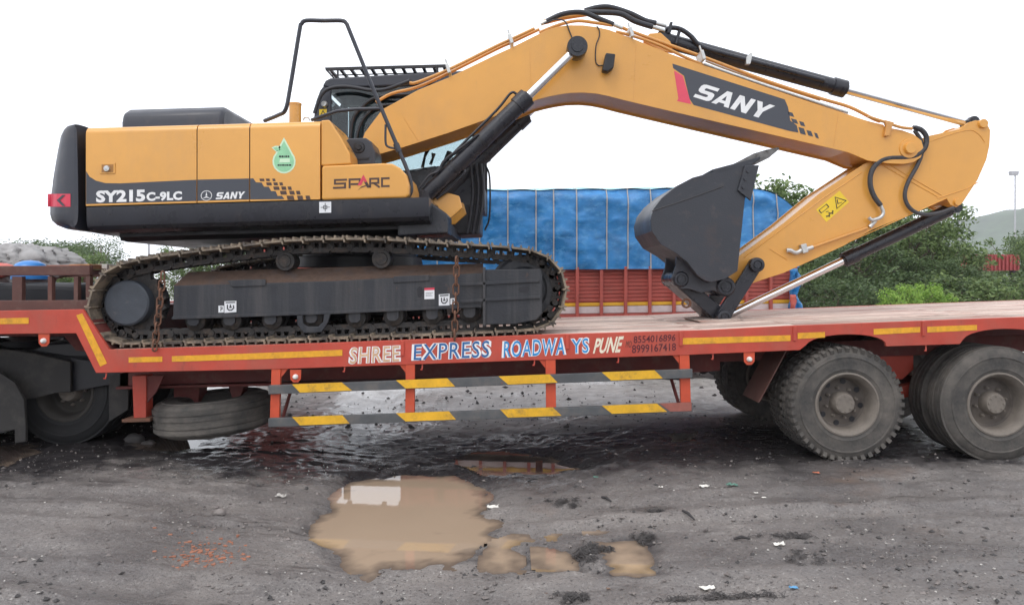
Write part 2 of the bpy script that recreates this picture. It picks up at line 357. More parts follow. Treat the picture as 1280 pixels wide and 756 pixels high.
# ------------------------------------------------------------------ ground, puddles, hill
def vnoise(x, y, seed):
    def h(i, j):
        a = np.sin(i * 127.1 + j * 311.7 + seed * 74.7) * 43758.5453
        return a - np.floor(a)
    xi, yi = np.floor(x), np.floor(y); fx, fy = x - xi, y - yi
    fx = fx * fx * (3 - 2 * fx); fy = fy * fy * (3 - 2 * fy)
    return (h(xi, yi) * (1 - fx) + h(xi + 1, yi) * fx) * (1 - fy) + (h(xi, yi + 1) * (1 - fx) + h(xi + 1, yi + 1) * fx) * fy
def fbm(x, y, seed, o=4):
    r = 0; a = .5
    for k in range(o): r = r + a * vnoise(x * 2 ** k, y * 2 ** k, seed + k); a *= .5
    return r
def axis(lo, hi, st, far):
    c = np.arange(lo, hi, st); e = []; p = st; q = hi
    while q < far: p *= 1.16; q += p; e.append(q)
    e2 = []; p = st; q = lo
    while q > -far: p *= 1.16; q -= p; e2.append(q)
    return np.concatenate([e2[::-1], c, e])
def poly_sd(x, y, poly):                                # signed distance to a polygon, inside positive
    d = np.full(x.shape, 1e9); ins = np.zeros(x.shape, bool); n = len(poly)
    for i in range(n):
        (ax, ay), (bx, by) = poly[i], poly[(i + 1) % n]
        ex, ey = bx - ax, by - ay; l = ex * ex + ey * ey
        t = np.clip(((x - ax) * ex + (y - ay) * ey) / l, 0, 1)
        d = np.minimum(d, np.hypot(x - ax - t * ex, y - ay - t * ey))
        c = ((ay > y) != (by > y)) & (x < ex * (y - ay) / (by - ay + 1e-12) + ax); ins ^= c
    return np.where(ins, d, -d)
PUD = [[(402, 638), (392, 668), (412, 686), (430, 710), (465, 717), (490, 706), (540, 703), (572, 712), (592, 690), (612, 668), (604, 640), (612, 610), (560, 594), (500, 592), (440, 597), (418, 615)],
       [(612, 672), (638, 672), (652, 690), (655, 713), (615, 714), (603, 700)],
       [(672, 684), (700, 680), (722, 694), (735, 713), (690, 716), (668, 708)],
       [(757, 676), (790, 672), (812, 690), (816, 712), (772, 714), (760, 696)],
       [(600, 576), (640, 566), (700, 570), (745, 578), (690, 590), (620, 592)],
       [(835, 540), (870, 538), (872, 550), (842, 551)],
       [(170, 545), (210, 541), (260, 548), (270, 560), (220, 566), (160, 560)],
       [(-60, 560), (0, 556), (40, 553), (42, 566), (0, 580), (-80, 582)]]
PUDW = [[(G(*p).x, G(*p).y) for p in pl] for pl in PUD]
xs = axis(-7.5, 7.5, .026, 1500); ys = axis(-4.4, 3.0, .026, 1500)
X, Y = np.meshgrid(xs, ys); 
near = np.exp(-np.maximum(0, np.hypot(X, Y + 1) - 9) / 12)
ridge = np.abs(fbm(X * .35 + 3, Y * 2.4, 40, 3) - .45)
Z = near * ((fbm(X * .8, Y * .8, 1) - .47) * .05 + (fbm(X * 4, Y * 4, 9) - .47) * .035 + (fbm(X * 14, Y * 14, 21, 3) - .45) * .026 + (fbm(X * 30, Y * 30, 27, 2) - .37) * .010)
for yc, wd in ((-1.05, .16), (-1.42, .13), (-2.6, .15)):     # shallow tyre ruts along the lane
    cy_ = yc + .16 * np.sin(X * .55 + yc) + .05 * X * (.5 if yc < -2 else -.35); g_ = np.exp(-((Y - cy_) / wd) ** 2)
    Z += near * g_ * (-.022 + .018 * (fbm(X * 7, Y * 20, 33, 3) - .45)) + near * .012 * np.exp(-((np.abs(Y - cy_) - wd * 1.5) / .06) ** 2)
rut = np.exp(-((Y - .75 - .1 * np.sin(X * .7)) / .55) ** 2)
Z += near * rut * ((fbm(X * 3, Y * 12, 31, 4) - .45) * .036)
sdm = np.full(X.shape, -9.)
nm = (np.abs(X) < 9) & (Y > -5) & (Y < 4)
wob = (fbm(X * 3, Y * 3, 51, 4) - .47) * .28 + (fbm(X * 11, Y * 11, 57, 4) - .45) * .13
for k, pl in enumerate(PUDW):
    sdl = np.full(X.shape, -9.); sdl[nm] = poly_sd(X[nm], Y[nm], pl); sdm = np.maximum(sdm, sdl)
sdw = sdm + wob
tt = np.clip((5 - Y) / 2, 0, 1); tt = tt * tt * (3 - 2 * tt)
ZB = -.15 * np.exp(-((X + .75) / 1.55) ** 2) * tt; ZL = np.zeros(X.shape); best = np.full(X.shape, -99.); LEV = []
for k, pl in enumerate(PUDW):
    sdl = np.full(X.shape, -50.); sdl[nm] = poly_sd(X[nm], Y[nm], pl)
    lv = zb(sum(p[0] for p in pl) / len(pl), sum(p[1] for p in pl) / len(pl)); LEV.append(lv); ZL = np.where(sdl > best, lv, ZL); best = np.maximum(best, sdl)
dep = np.clip((sdw + .21) / .40, 0, 1); dep = dep * dep * (3 - 2 * dep)
Z = (Z + ZB + .010) * (1 - dep) + dep * (ZL + .55 * Z - .046)
Z = np.where((np.abs(X) < 60) & (Y < 60), Z, Z - .0)
wet = np.clip(1.25 * np.exp(-((Y - .75) / .95) ** 2) + .35 * (fbm(X * .8 + 9, Y * .8, 71, 4) - .45) * 2.2, 0, 1)
wet = np.maximum(wet, np.clip(1 - (-sdw) / .22, 0, 1) * .52)
wet *= np.where(Y > 2.6, np.clip(1 - (Y - 2.6) / 1.2, .35, 1), 1)
wet = np.maximum(wet, np.clip((-X - 2.2) / 2, 0, 1) * np.clip((Y + 1.2) / 1.0, 0, 1) * .9 * (Y < 6))
ny, nx = X.shape
vco = np.stack([X, Y, Z], -1).reshape(-1, 3)
idx = np.arange(ny * nx).reshape(ny, nx)
fc = np.stack([idx[:-1, :-1], idx[:-1, 1:], idx[1:, 1:], idx[1:, :-1]], -1).reshape(-1, 4)
me = bpy.data.meshes.new('ground'); me.vertices.add(len(vco)); me.vertices.foreach_set('co', vco.ravel())
me.loops.add(len(fc) * 4); me.loops.foreach_set('vertex_index', fc.ravel().astype(np.int32))
me.polygons.add(len(fc)); me.polygons.foreach_set('loop_start', np.arange(0, len(fc) * 4, 4, dtype=np.int32))
me.polygons.foreach_set('loop_total', np.full(len(fc), 4, np.int32)); me.polygons.foreach_set('use_smooth', np.ones(len(fc), bool))
me.update(); at = me.attributes.new('wet', 'FLOAT', 'POINT'); at.data.foreach_set('value', wet.ravel().astype(np.float32))
film = 1.15 * np.clip((-X - .6) / 1.5, 0, 1) * np.clip((Y + .75) / .5, 0, 1) * (Y < 8) + .3 * np.clip((Y - 1.6) / .8, 0, 1) * (Y < 5)
pale = np.clip((Y - 1.7 + (fbm(X * 1.5, Y * 1.5, 91, 3) - .45) * 1.6) / .8, 0, 1)
at = me.attributes.new('pale', 'FLOAT', 'POINT'); at.data.foreach_set('value', pale.ravel().astype(np.float32))
wet = wet * (1 - pale)
me.attributes['wet'].data.foreach_set('value', wet.ravel().astype(np.float32))
at = me.attributes.new('film', 'FLOAT', 'POINT'); at.data.foreach_set('value', np.clip(film, 0, 1).ravel().astype(np.float32))
gm = bpy.data.materials.new('wet_dirt'); gm.use_nodes = True; t = gm.node_tree; N = t.nodes; L = t.links; b = N['Principled BSDF']
tc = N.new('ShaderNodeTexCoord')
def noise(sc, det=6, rg=.65, st=(1, 1, 1)):
    mp = N.new('ShaderNodeMapping'); mp.inputs['Scale'].default_value = st; L.new(tc.outputs['Object'], mp.inputs[0])
    n = N.new('ShaderNodeTexNoise'); n.inputs['Scale'].default_value = sc; n.inputs['Detail'].default_value = det; n.inputs['Roughness'].default_value = rg; L.new(mp.outputs[0], n.inputs['Vector']); return n.outputs[0]
def rng_(x, a, b_, c=0, d=1):
    m = N.new('ShaderNodeMapRange'); m.inputs[1].default_value = a; m.inputs[2].default_value = b_; m.inputs[3].default_value = c; m.inputs[4].default_value = d; L.new(x, m.inputs[0]); return m.outputs[0]
def mixc(f, a, b_):
    m = N.new('ShaderNodeMix'); m.data_type = 'RGBA'
    if isinstance(f, float): m.inputs['Factor'].default_value = f
    else: L.new(f, m.inputs['Factor'])
    for k, q in (('A', a), ('B', b_)):
        if isinstance(q, tuple): m.inputs[k].default_value = (*q, 1)
        else: L.new(q, m.inputs[k])
    return m.outputs['Result']
def math_(op, a, b_):
    m = N.new('ShaderNodeMath'); m.operation = op; m.use_clamp = True
    for k, q in enumerate((a, b_)):
        if isinstance(q, (int, float)): m.inputs[k].default_value = q
        else: L.new(q, m.inputs[k])
    return m.outputs[0]
base = mixc(rng_(noise(1.1), .35, .68), (.235, .212, .196), (.165, .152, .146))
base = mixc(rng_(noise(36, 4), .54, .70), base, (.33, .31, .29))
base = mixc(rng_(noise(60, 3), .55, .68), base, (.06, .055, .054))
base = mixc(rng_(noise(.5), .6, .72), base, (.19, .135, .105))
at = N.new('ShaderNodeAttribute'); at.attribute_name = 'wet'
wetn = math_('ADD', at.outputs['Fac'], rng_(noise(3.5, 7), .3, .7, -.3, .3)); wets = rng_(wetn, .3, .75)
damp = rng_(noise(.75, 7, .62, (.7, 1.5, 1)), .40, .60)
base = mixc(math_('MULTIPLY', damp, .62), base, (.085, .078, .078))
base = mixc(rng_(noise(4, 5, .6, (.35, 2.6, 1)), .6, .7), base, (.085, .075, .07))
pa = N.new('ShaderNodeAttribute'); pa.attribute_name = 'pale'
base = mixc(math_('MULTIPLY', pa.outputs['Fac'], rng_(noise(5, 6), .3, .6, .35, 1)), base, (.47, .45, .43))
base = mixc(wets, base, mixc(rng_(noise(9, 5), .4, .65), (.040, .036, .037), (.022, .020, .022)))
L.new(base, b.inputs['Base Color'])
gl_ = rng_(noise(6, 5, .6, (1, 2.5, 1)), .42, .6)
rgh = N.new('ShaderNodeMix'); rgh.data_type = 'FLOAT'; L.new(math_('MULTIPLY', wets, gl_), rgh.inputs['Factor']); rough_dry = rng_(damp, 0, 1, .66, .24); L.new(rough_dry, rgh.inputs['A']); rgh.inputs['B'].default_value = .26
fl = N.new('ShaderNodeAttribute'); fl.attribute_name = 'film'
fm = rng_(math_('ADD', fl.outputs['Fac'], rng_(noise(2.2, 6, .6, (.6, 2.2, 1)), .3, .7, -.45, .25)), .35, .7)
rg2 = N.new('ShaderNodeMix'); rg2.data_type = 'FLOAT'; L.new(fm, rg2.inputs['Factor']); L.new(rgh.outputs['Result'], rg2.inputs['A']); rg2.inputs['B'].default_value = .17
L.new(rg2.outputs['Result'], b.inputs['Roughness']); b.inputs['Specular IOR Level'].default_value = .5
bp = N.new('ShaderNodeBump'); bs = N.new('ShaderNodeMapRange'); L.new(fm, bs.inputs[0]); bs.inputs[3].default_value = .75; bs.inputs[4].default_value = .12; L.new(bs.outputs[0], bp.inputs['Strength']); bp.inputs['Distance'].default_value = .02
hh = math_('ADD', noise(28, 6, .7), math_('MULTIPLY', noise(90, 4), .5)); L.new(hh, bp.inputs['Height']); L.new(bp.outputs[0], b.inputs['Normal'])
me.materials.append(gm); M['wet_dirt'] = gm
ground = struct(bpy.data.objects.new('ground', me)); col.objects.link(ground)
def ground_z(x, y):
    i = min(max(np.searchsorted(xs, x), 0), nx - 1); j = min(max(np.searchsorted(ys, y), 0), ny - 1); return float(Z[j, i])
for k, pl in enumerate(PUDW):                         # water skins, each with its own depth so that the shallows show mud
    px_ = [p[0] for p in pl]; py_ = [p[1] for p in pl]
    i0, i1 = np.searchsorted(xs, [min(px_) - .3, max(px_) + .3]); j0, j1 = np.searchsorted(ys, [min(py_) - .3, max(py_) + .3])
    XX, YY = X[j0:j1, i0:i1], Y[j0:j1, i0:i1]; own = poly_sd(XX, YY, pl)
    inside = (own > -.30) & (sdw[j0:j1, i0:i1] > -.25) & (own >= sdm[j0:j1, i0:i1] - 1e-6)
    zz = LEV[k] - .016 - .0008 * k
    depth = np.clip((zz - Z[j0:j1, i0:i1]) / .030, 0, 1)
    h_, w__ = XX.shape; ii = np.arange(h_ * w__).reshape(h_, w__)
    ok = inside[:-1, :-1] & inside[1:, 1:] & inside[1:, :-1] & inside[:-1, 1:]
    q = np.stack([ii[:-1, :-1], ii[:-1, 1:], ii[1:, 1:], ii[1:, :-1]], -1)[ok]
    used, inv = np.unique(q, return_inverse=True); inv = inv.reshape(q.shape)
    co = np.stack([XX.ravel(), YY.ravel(), np.full(h_ * w__, zz)], -1)[used]
    pm = bpy.data.meshes.new('puddle'); pm.from_pydata(co.tolist(), [], inv.tolist())
    da = pm.attributes.new('depth', 'FLOAT', 'POINT'); da.data.foreach_set('value', depth.ravel()[used].astype(np.float32))
    pm.materials.append(M['muddy_water' if k < 4 else 'dark_water'])
    po_ = struct(bpy.data.objects.new('puddle', pm)); col.objects.link(po_)

mb = MB()                                              # wooded ridge far behind on the right
hx = np.linspace(250, 1350, 70); hy = np.linspace(620, 1150, 26)
for j, yy in enumerate(hy):
    for i, xx in enumerate(hx):
        rise = 1.2 / (1 + math.exp(-(xx - 520) / 60)); cross = math.sin(math.pi * j / 25) ** .8
        hz_ = 92 * rise * cross + 7 * float(vnoise(np.array(xx / 22.), np.array(yy / 22.), 5)) * cross + 12 * float(vnoise(np.array(xx / 90.), np.array(yy / 90.), 8)) * cross
        mb.v.append((xx, yy, hz_ - 9))
for j in range(25):
    for i in range(69): mb.f.append((j * 70 + i, j * 70 + i + 1, j * 70 + 71 + i, j * 70 + 70 + i))
mat('hill_green', (.055, .085, .045), .9, var=.45, scale=.06, bump=0)
struct(obj('hill', mb, 'hill_green', smooth=60))

# ------------------------------------------------------------------ low-bed trailer
trailer = thing('lowbed_trailer', 'long red low-bed trailer with painted lettering along its side rail, carrying the excavator', 'trailer', (0, 1.5, 0))
RT = [(150, 436.5), (420, 428), (677, 418), (880, 412.5), (1000, 406.5), (1280, 396), (1560, 386)]       # rail top, photo pixels
def rail_v(u):
    for (a, b), (c, d) in zip(RT, RT[1:]):
        if a <= u <= c: return b + (d - b) * (u - a) / (c - a)
    return RT[0][1] if u < 150 else RT[-1][1]
def deck_z(x):                                         # height of the deck at world x
    return P(CU + x * S(0), rail_v(CU + x * S(0)), 0).z
def arch(u0, u1, v0, v1, top, n=14):
    c = (u0 + u1) / 2; return [(c - (u1 - u0) / 2 * math.cos(math.pi * k / n), (v0 + (v1 - v0) * k / n) - (((v0 + v1) / 2) - top) * math.sin(math.pi * k / n) ** .8) for k in range(n + 1)]
bot = [(120, 466), (340, 461.5), (600, 452.5), (860, 443.5), (1000, 437.5)] + arch(1006, 1108, 437, 433, 418)[1:] + [(1200, 430)] + arch(1203, 1306, 429.5, 426, 411)[1:] + [(1400, 423), (1560, 418)]
rail = [(-420, 391), (0, 388.3), (103, 386.5), (136, 436.8)] + RT + [(1560, 418)] + bot[::-1][1:] + [(95, 416.5), (0, 417.5), (-420, 421)]
side = obj('side_rail', MB().prism(rail, 0, .035), 'trailer_red', trailer, bevel=.004)
far_rail = [(u, v - 14 if v > rail_v(u) + 18 and 125 < u < 1000 else v) for u, v in rail]
obj('side_rail', MB().prism(far_rail, 2.965, 3.0, 0), 'trailer_red', trailer, bevel=.004)
# flanges, deck and planks
mb = MB()
for (a, b), (c, d) in zip(RT, RT[1:]):
    mb.prism([(a, b + 3.2), (c, d + 3.2), (c, d + 8), (a, b + 8)], .036, 2.964, 0)
mb.prism([(-420, 393), (0, 390.3), (104, 388.5), (104, 396), (0, 398), (-420, 400)], .036, 2.964, 0)
mb.prism([(103, 390), (136, 438), (150, 440), (150, 444), (132, 444), (98, 395)], .036, 2.964, 0)
deck = obj('deck', mb, 'trailer_dark', trailer)
cuts = [138, 420, 677, 880, 1000, 1280, 1560]
pw = 2.92 / 14
for r in range(14):
    y0 = .04 + r * pw
    for a, c in zip(cuts, cuts[1:]):
        m = MB(); e = random.uniform(0, .6); g1 = random.uniform(.2, 1.6)
        m.prism([(a + g1, rail_v(a) + .2 + e), (c - g1, rail_v(c) + .2 + e), (c - g1, rail_v(c) + 3.1), (a + g1, rail_v(a) + 3.1)], y0 + random.uniform(.003, .012), y0 + pw - random.uniform(.003, .012), 0)
        obj('plank', m, 'deck_wood', deck)
# main beams and cross members under the deck
for y in (.62, 2.2):
    k = 0 if y < 1 else 34
    mb = MB(); mb.prism([(150, 446), (900, 425), (900, 463 - k), (860, 466 - k), (340, 476 - k), (150, 482 - k)], y, y + .02, .62)
    mb.prism([(150, 482 - k), (860, 466 - k), (860, 469 - k), (150, 485 - k)], y - .08, y + .1, .62)
    mb.prism([(900, 432), (1560, 408), (1560, 430), (900, 452)], y, y + .02, .62)
    obj('main_beam', mb, 'trailer_dark', trailer)
mb = MB().prism([(-420, 401), (104, 397), (118, 440), (95, 438), (80, 420), (-420, 424)], .62, .64, .62); obj('neck_beam', mb, 'trailer_dark', trailer)
mb = MB().prism([(-420, 401), (104, 397), (118, 440), (95, 438), (80, 420), (-420, 424)], 2.2, 2.22, .62); obj('neck_beam', mb, 'trailer_dark', trailer)
for u in range(160, 1000, 62):
    v = rail_v(u); obj('cross_member', MB().prism([(u, v + 8.5), (u + 7, v + 8.3), (u + 7, v + 24), (u, v + 24.5)], .04, 2.95, 0), 'trailer_dark', trailer)
# retro-reflective strips on the rail
def strip(pts): obj('reflective_strip', MB().prism(pts, -.003, -.0005, 0), 'tape_yellow', trailer)
strip([(-60, 399), (36, 397), (36, 404.5), (-60, 406)])
strip([(95.5, 394), (103, 391.5), (134, 454), (125.5, 458)])
strip([(161, 446.5), (203, 445.5), (203, 452), (161, 453)])
strip([(215, 445), (300, 442), (428, 437), (428, 444.5), (330, 448.5), (215, 452)])
strip([(853, 422.5), (988, 418.8), (988, 426), (853, 430.5)]); strip([(997, 416), (1031, 414.8), (1031, 421.8), (997, 423.4)])
strip([(1092, 411), (1150, 408.6), (1150, 415.2), (1092, 418.3)]); strip([(1159, 408.3), (1221, 406), (1221, 412.6), (1159, 415.5)])
# painted words
def words(s, q, front, off, back='white_paint', pad=.03, shear=0):
    text('lettering', s, q, -.002, back, trailer, off + .06, shear, 0, space=1.12); text('lettering', s, q, -.0035, front, trailer, off + .006, shear, -pad, space=1.12)
words('SHREE', [(435, 455.5), (501, 452), (501, 431), (437, 434)], 'ltr_cream', .0)
words('EXPRESS', [(514, 451), (614, 447), (615, 424.5), (515, 430)], 'ltr_blue', .0)
words('ROADWA', [(627, 447.5), (708, 443.5), (709, 421), (628, 426)], 'ltr_blue2', .0)
words('YS', [(713, 442.5), (737, 442), (737, 421), (713, 423)], 'ltr_blue2', .0, pad=.06)
text('lettering', 'PUNE', [(741, 442), (776, 440.5), (780, 420), (744, 423)], -.002, 'ltr_cream2', trailer, .03, .15)
text('lettering', 'MO', [(782, 434), (789, 434), (790, 426), (783, 426)], -.002, 'brown_ink', trailer, .0)
text('lettering', '8554016896', [(792, 429), (844, 426), (845, 417.5), (792, 420)], -.002, 'ltr_dark', trailer, .012)
text('lettering', '8999167418', [(790, 441.5), (845, 438), (845, 428.5), (790, 431)], -.002, 'ltr_dark', trailer, .012)
# rope hooks, marker lamps, brackets
def hook(u, v, h=7):
    a = P(u, v, .02); s = 1 / S(0)
    pts = [a, a + Vector((0, -.004, -h * .5 * s)), a + Vector((-.5 * s, -.012, -h * s)), a + Vector((-2.5 * s, -.015, -h * s * .9))]
    obj('rope_hook', MB().tube(pts, .007, 6), 'trailer_red', trailer, smooth=50)
for u, v in [(133, 466), (431, 457.5), (528, 455), (668, 449.5), (773, 446), (891, 442), (1157, 431.5)]: hook(u, v)
for u, v in [(503, 425.5), (709, 417), (851, 413.5), (993, 407), (1154, 401)]:
    obj('lashing_ring', MB().prism([(u - 2, v), (u + 2.2, v), (u + 2.2, v + 19), (u - 2, v + 19)], -.014, -.0005, 0), 'trailer_red', trailer, bevel=.004)
for u, v in [(369, 462), (937, 440), (54, 417)]:
    br = obj('lamp_bracket', MB().prism([(u - 7, v), (u + 7, v), (u + 6.5, v + 12), (u + 3, v + 16), (u - 3, v + 16), (u - 6.5, v + 12)], .01, .02, 0), 'guard_red', trailer)
    c = P(u, v + 9, 0); obj('marker_lamp', MB().lathe([(0, -.028), (.013, -.025), (.022, -.012), (.025, .01)], c, 16), 'lamp_white', br, smooth=40)
# side guard with hazard bars
for u0, u1, v0, vb in [(337.5, 349, 462, 527), (506.5, 518, 456.5, 520.5), (682.5, 695, 450.5, 513.5), (851, 863.5, 444.5, 508)]:
    dx = (u1 - 600) * .006
    post = obj('guard_post', MB().prism([(u0 - dx, v0 - 6), (u1 - dx, v0 - 6), (u1 + dx * .4, vb), (u0 + dx * .4, vb)], .006, .05, 0), 'guard_red', trailer, bevel=.004)
    sgn = 1 if u0 < 400 else -1
    a = u1 if sgn > 0 else u0
    obj('gusset', MB().prism([(a - dx, v0 - 4), (a - dx + sgn * 11, v0 - 4), (a - dx, v0 + 10)], .02, .03, 0), 'guard_red', post)
for a, b in [((363, 490), (352, 527)), ((838, 470), (850, 510))]:
    obj('guard_brace', MB().tube([P(*a, .45), P(*b, .08)], .016, 6), 'trailer_dark', trailer)
def bar(vl, vr, ys_, yb, redend):
    ends = [337, 864.5]; f = lambda u: vl + (vr - vl) * (u - 337) / (864.5 - 337)
    br = obj('guard_bar', MB().prism([(337, f(337)), (864.5, f(864.5)), (864.5, f(864.5) + 11.2), (337, f(337) + 11)], -.04, .004, 0), 'guard_grey', trailer, bevel=.005)
    for (t0, t1), (b0, b1) in zip(ys_, yb):
        obj('hazard_stripe', MB().prism([(t0, f(t0) + .15), (t1, f(t1) + .15), (b1, f(b1) + 10.9), (b0, f(b0) + 10.9)], -.0425, -.0402, -.04), 'guard_yellow', br)
    if redend: obj('hazard_stripe', MB().prism([(824, f(824) + .15), (864.3, f(864.3) + .15), (864.3, f(864.3) + 11), (838, f(838) + 10.9)], -.0425, -.0402, -.04), 'red_faded', br)
bar(481, 460.5, [(365, 427), (495, 559), (623, 687), (752, 818)], [(375, 440), (507, 569), (635, 697), (764, 829)], 0)
bar(521.8, 502.3, [(365, 428), (495, 561), (625, 691), (752, 821)], [(375, 437), (507, 570), (635, 702), (765, 834)], 1)
for u0, u1, v0, vb in [(337.5, 349, 462, 527), (506.5, 518, 456.5, 520.5), (682.5, 695, 450.5, 513.5), (851, 863.5, 444.5, 508)]:
    obj('guard_post', MB().prism([(u0, v0 - 6), (u1, v0 - 6), (u1, vb), (u0, vb)], 2.95, 2.994, 0), 'guard_red', trailer)
for vl, vr in ((481, 460.5), (521.8, 502.3)):
    obj('guard_bar', MB().prism([(337, vl), (864.5, vr), (864.5, vr + 11.2), (337, vl + 11)], 2.996, 3.04, 0), 'guard_grey', trailer, bevel=.005)
# landing leg, spare wheel carrier, mudflap
mb = MB().prism([(165, 470), (182.5, 469), (182.5, 524), (167, 525)], .34, .48); lg = obj('landing_leg', mb, 'trailer_red', trailer, bevel=.006)
obj('foot_plate', MB().prism([(152, 524), (188, 522.5), (187, 527), (152, 528)], .28, .55), 'rust', lg, bevel=.004)
obj('gusset', MB().prism([(182.6, 470), (205, 469), (195, 490), (182.6, 505)], .36, .38), 'trailer_dark', lg)
mb = MB().prism([(165, 470), (182.5, 469), (182.5, 524), (167, 525)], 2.5, 2.64, .34); obj('landing_leg', mb, 'trailer_red', trailer, bevel=.006)
mb = MB().prism([(217, 478), (250, 477), (248, 503), (217, 505)], .75, .95, .75); mb.prism([(283, 475), (308, 474), (300, 497), (290, 497)], .75, .9, .75)
mb.prism([(215, 474), (312, 470), (312, 480), (215, 484)], .7, .98, .75); obj('spare_carrier', mb, 'trailer_dark', trailer, bevel=.005)

def tyre_mesh(Rr=.525, W=.28, rim=.285, lug=True, n=64):
    mb = MB(); h = W / 2
    prof = [(rim, -h * .80), (rim + .012, -h * .93), (rim + .035, -h * .97), (rim + .042, -h * 1.0), (rim + .05, -h * .98), (rim + .10, -h * 1.02), (Rr - .10, -h * 1.02), (Rr - .095, -h * 1.055), (Rr - .085, -h * 1.055), (Rr - .08, -h * 1.0), (Rr - .03, -h * .9), (Rr - .012, -h * .78), (Rr - .004, -h * .4), (Rr - .002, 0)]
    prof = prof + [(r, -y) for r, y in prof[::-1][1:]]
    mb.lathe(prof, n=n, closed=False) if 0 else None
    m = len(prof); vs = []
    for r, y in prof:
        for k in range(n): a = 2 * math.pi * k / n; vs.append((r * math.cos(a), y, r * math.sin(a)))
    fs = [(i * n + k, i * n + (k + 1) % n, (i + 1) * n + (k + 1) % n, (i + 1) * n + k) for i in range(m - 1) for k in range(n)]
    mb.add(vs, fs)
    if lug:                                            # shoulder lugs and centre blocks
        nl = 44
        for k in range(nl):
            for sgn in (-1, 1):
                a = 2 * math.pi * (k + (.5 if sgn > 0 else 0)) / nl; ca, sa = math.cos(a), math.sin(a)
                rad = Vector((ca, 0, sa)); tan = Vector((-sa, 0, ca)); yy = Vector((0, 1, 0))
                tilt = (rad * .92 + yy * sgn * .38).normalized(); ay = (yy - tilt * tilt.dot(yy)).normalized()
                mb.obox(rad * (Rr - .028) + yy * sgn * h * .83, tan, ay, tilt, .0185, .022, .030)
                mb.obox(rad * (Rr - .006) + yy * sgn * h * .30, tan, yy, rad, .024, h * .2, .012)
    elif lug is not None:
        for yy in (-.09, -.035, .035, .09):
            mb.lathe([(Rr - .012, yy - .022), (Rr + .006, yy - .02), (Rr + .006, yy + .02), (Rr - .012, yy + .022)], n=n, cap=False)
    # moulded ring lines on the wall
    for sgn in (-1, 1):
        for rr in (rim + .03, Rr - .085):
            ring = [(rr - .004, sgn * h * (.985 if rr < .4 else 1.005)), (rr, sgn * h * (1.03 if rr > .4 else 1.0)), (rr + .004, sgn * h * (.985 if rr < .4 else 1.005))]
            mb.lathe(ring, n=n) if 0 else None
    return mb
def rim_mesh(rim=.287, h=.14, dish=.13):
    prof = [(rim + .012, -h * .86), (rim + .006, -h * .97), (rim - .008, -h * .99), (rim - .016, -h * .9), (rim - .035, -h * .75), (rim - .045, -h * .2), (rim - .05, -h + dish + .02), (rim - .06, -h + dish + .04)]
    mb = MB().lathe([(r, y) for r, y in prof], n=48, cap=False)
    mb.lathe([(rim + .011, -h * .84), (rim - .01, h * .9)], n=48, cap=False)
    return mb
def disc_mesh(rim=.287, h=.14, dish=.13): return MB().lathe([(rim - .058, -h + dish + .03), (rim - .075, -h + dish + .045), (.17, -h + dish + .04), (.13, -h + dish + .025), (.115, -h + dish + .02), (0, -h + dish + .02)], n=48, cap=False)
def hub_mesh(h=.14, dish=.13):
    mb = MB(); y = -h + dish
    mb.lathe([(.11, y + .03), (.105, y - .03), (.092, y - .07), (.085, y - .08), (0, y - .08)], n=28)
    for k in range(8):
        a = 2 * math.pi * k / 8; mb.lathe([(.008, y - .075), (.008, y - .088), (0, y - .088)], (.068 * math.cos(a), 0, .068 * math.sin(a)), 6)
    return mb
proto = {}
def wheel(parent, c, lug=True, rubber='rubber', name='wheel', rot=None, front=True):
    key = (lug, rubber)
    if key not in proto:
        proto[key] = None
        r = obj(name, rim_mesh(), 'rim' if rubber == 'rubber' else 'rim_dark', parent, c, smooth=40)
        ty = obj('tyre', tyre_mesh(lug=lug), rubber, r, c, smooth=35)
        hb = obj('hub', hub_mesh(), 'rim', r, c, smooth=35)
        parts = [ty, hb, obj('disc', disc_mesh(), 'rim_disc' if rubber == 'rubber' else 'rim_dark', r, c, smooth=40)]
        for k in range(8):
            a = 2 * math.pi * (k + .3) / 8; q = Vector(c) + Vector((.14 * math.cos(a), .022, .14 * math.sin(a)))
            parts.append(obj('wheel_nut', MB().lathe([(.015, .01), (.015, -.03), (.009, -.035), (.009, -.05), (0, -.05)], (0, 0, 0), 6), 'rim', r, q))
            if lug:
                a += .39; q2 = Vector(c) + Vector((.195 * math.cos(a), .029, .195 * math.sin(a)))
                parts.append(obj('hand_hole', MB().lathe([(.026, .004), (.026, -.0035), (0, -.0035)], (0, 0, 0), 10), 'black', r, q2))
        proto[key] = (r, parts, Vector(c))
        if rot: r.rotation_euler = rot
        return r
    r0, parts, c0 = proto[key]
    r = inst(r0, parent, c); r.rotation_euler = rot or (0, 0, 0)
    for p in parts: inst(p, r, Vector(c) + wl[p] - c0)
    return r
for i, u in enumerate((1060, 1250.5)):
    cx = (u - CU) / S(0)
    for yc in (.145, .465, 2.135, 2.455):
        w0 = wheel(trailer, (cx, yc, .522), lug=(i == 0), rot=(0, R(17 * (yc * 10 % 7)), 0) if yc > .2 else (0, 0, 0))
        if yc > 1: w0.rotation_euler = (0, 0, R(180)) if yc > 2.3 else (0, R(20), 0)
    obj('axle', MB().tube([(cx, .3, .522), (cx, 2.3, .522)], .075, 12), 'trailer_dark', trailer, smooth=40)
mb = MB().prism([(1092, 445), (1142, 444), (1142, 462), (1128, 474), (1110, 474), (1092, 456)], .66, .72, .66)
mb.prism([(1060, 500), (1150, 478), (1165, 478), (1250, 505), (1250, 516), (1160, 492), (1060, 511)], .68, .78, .66); obj('suspension_bracket', mb, 'trailer_red', trailer, bevel=.006)
mb = MB().prism([(1092, 445), (1142, 444), (1142, 462), (1128, 474), (1110, 474), (1092, 456)], 1.85, 1.9, .66)
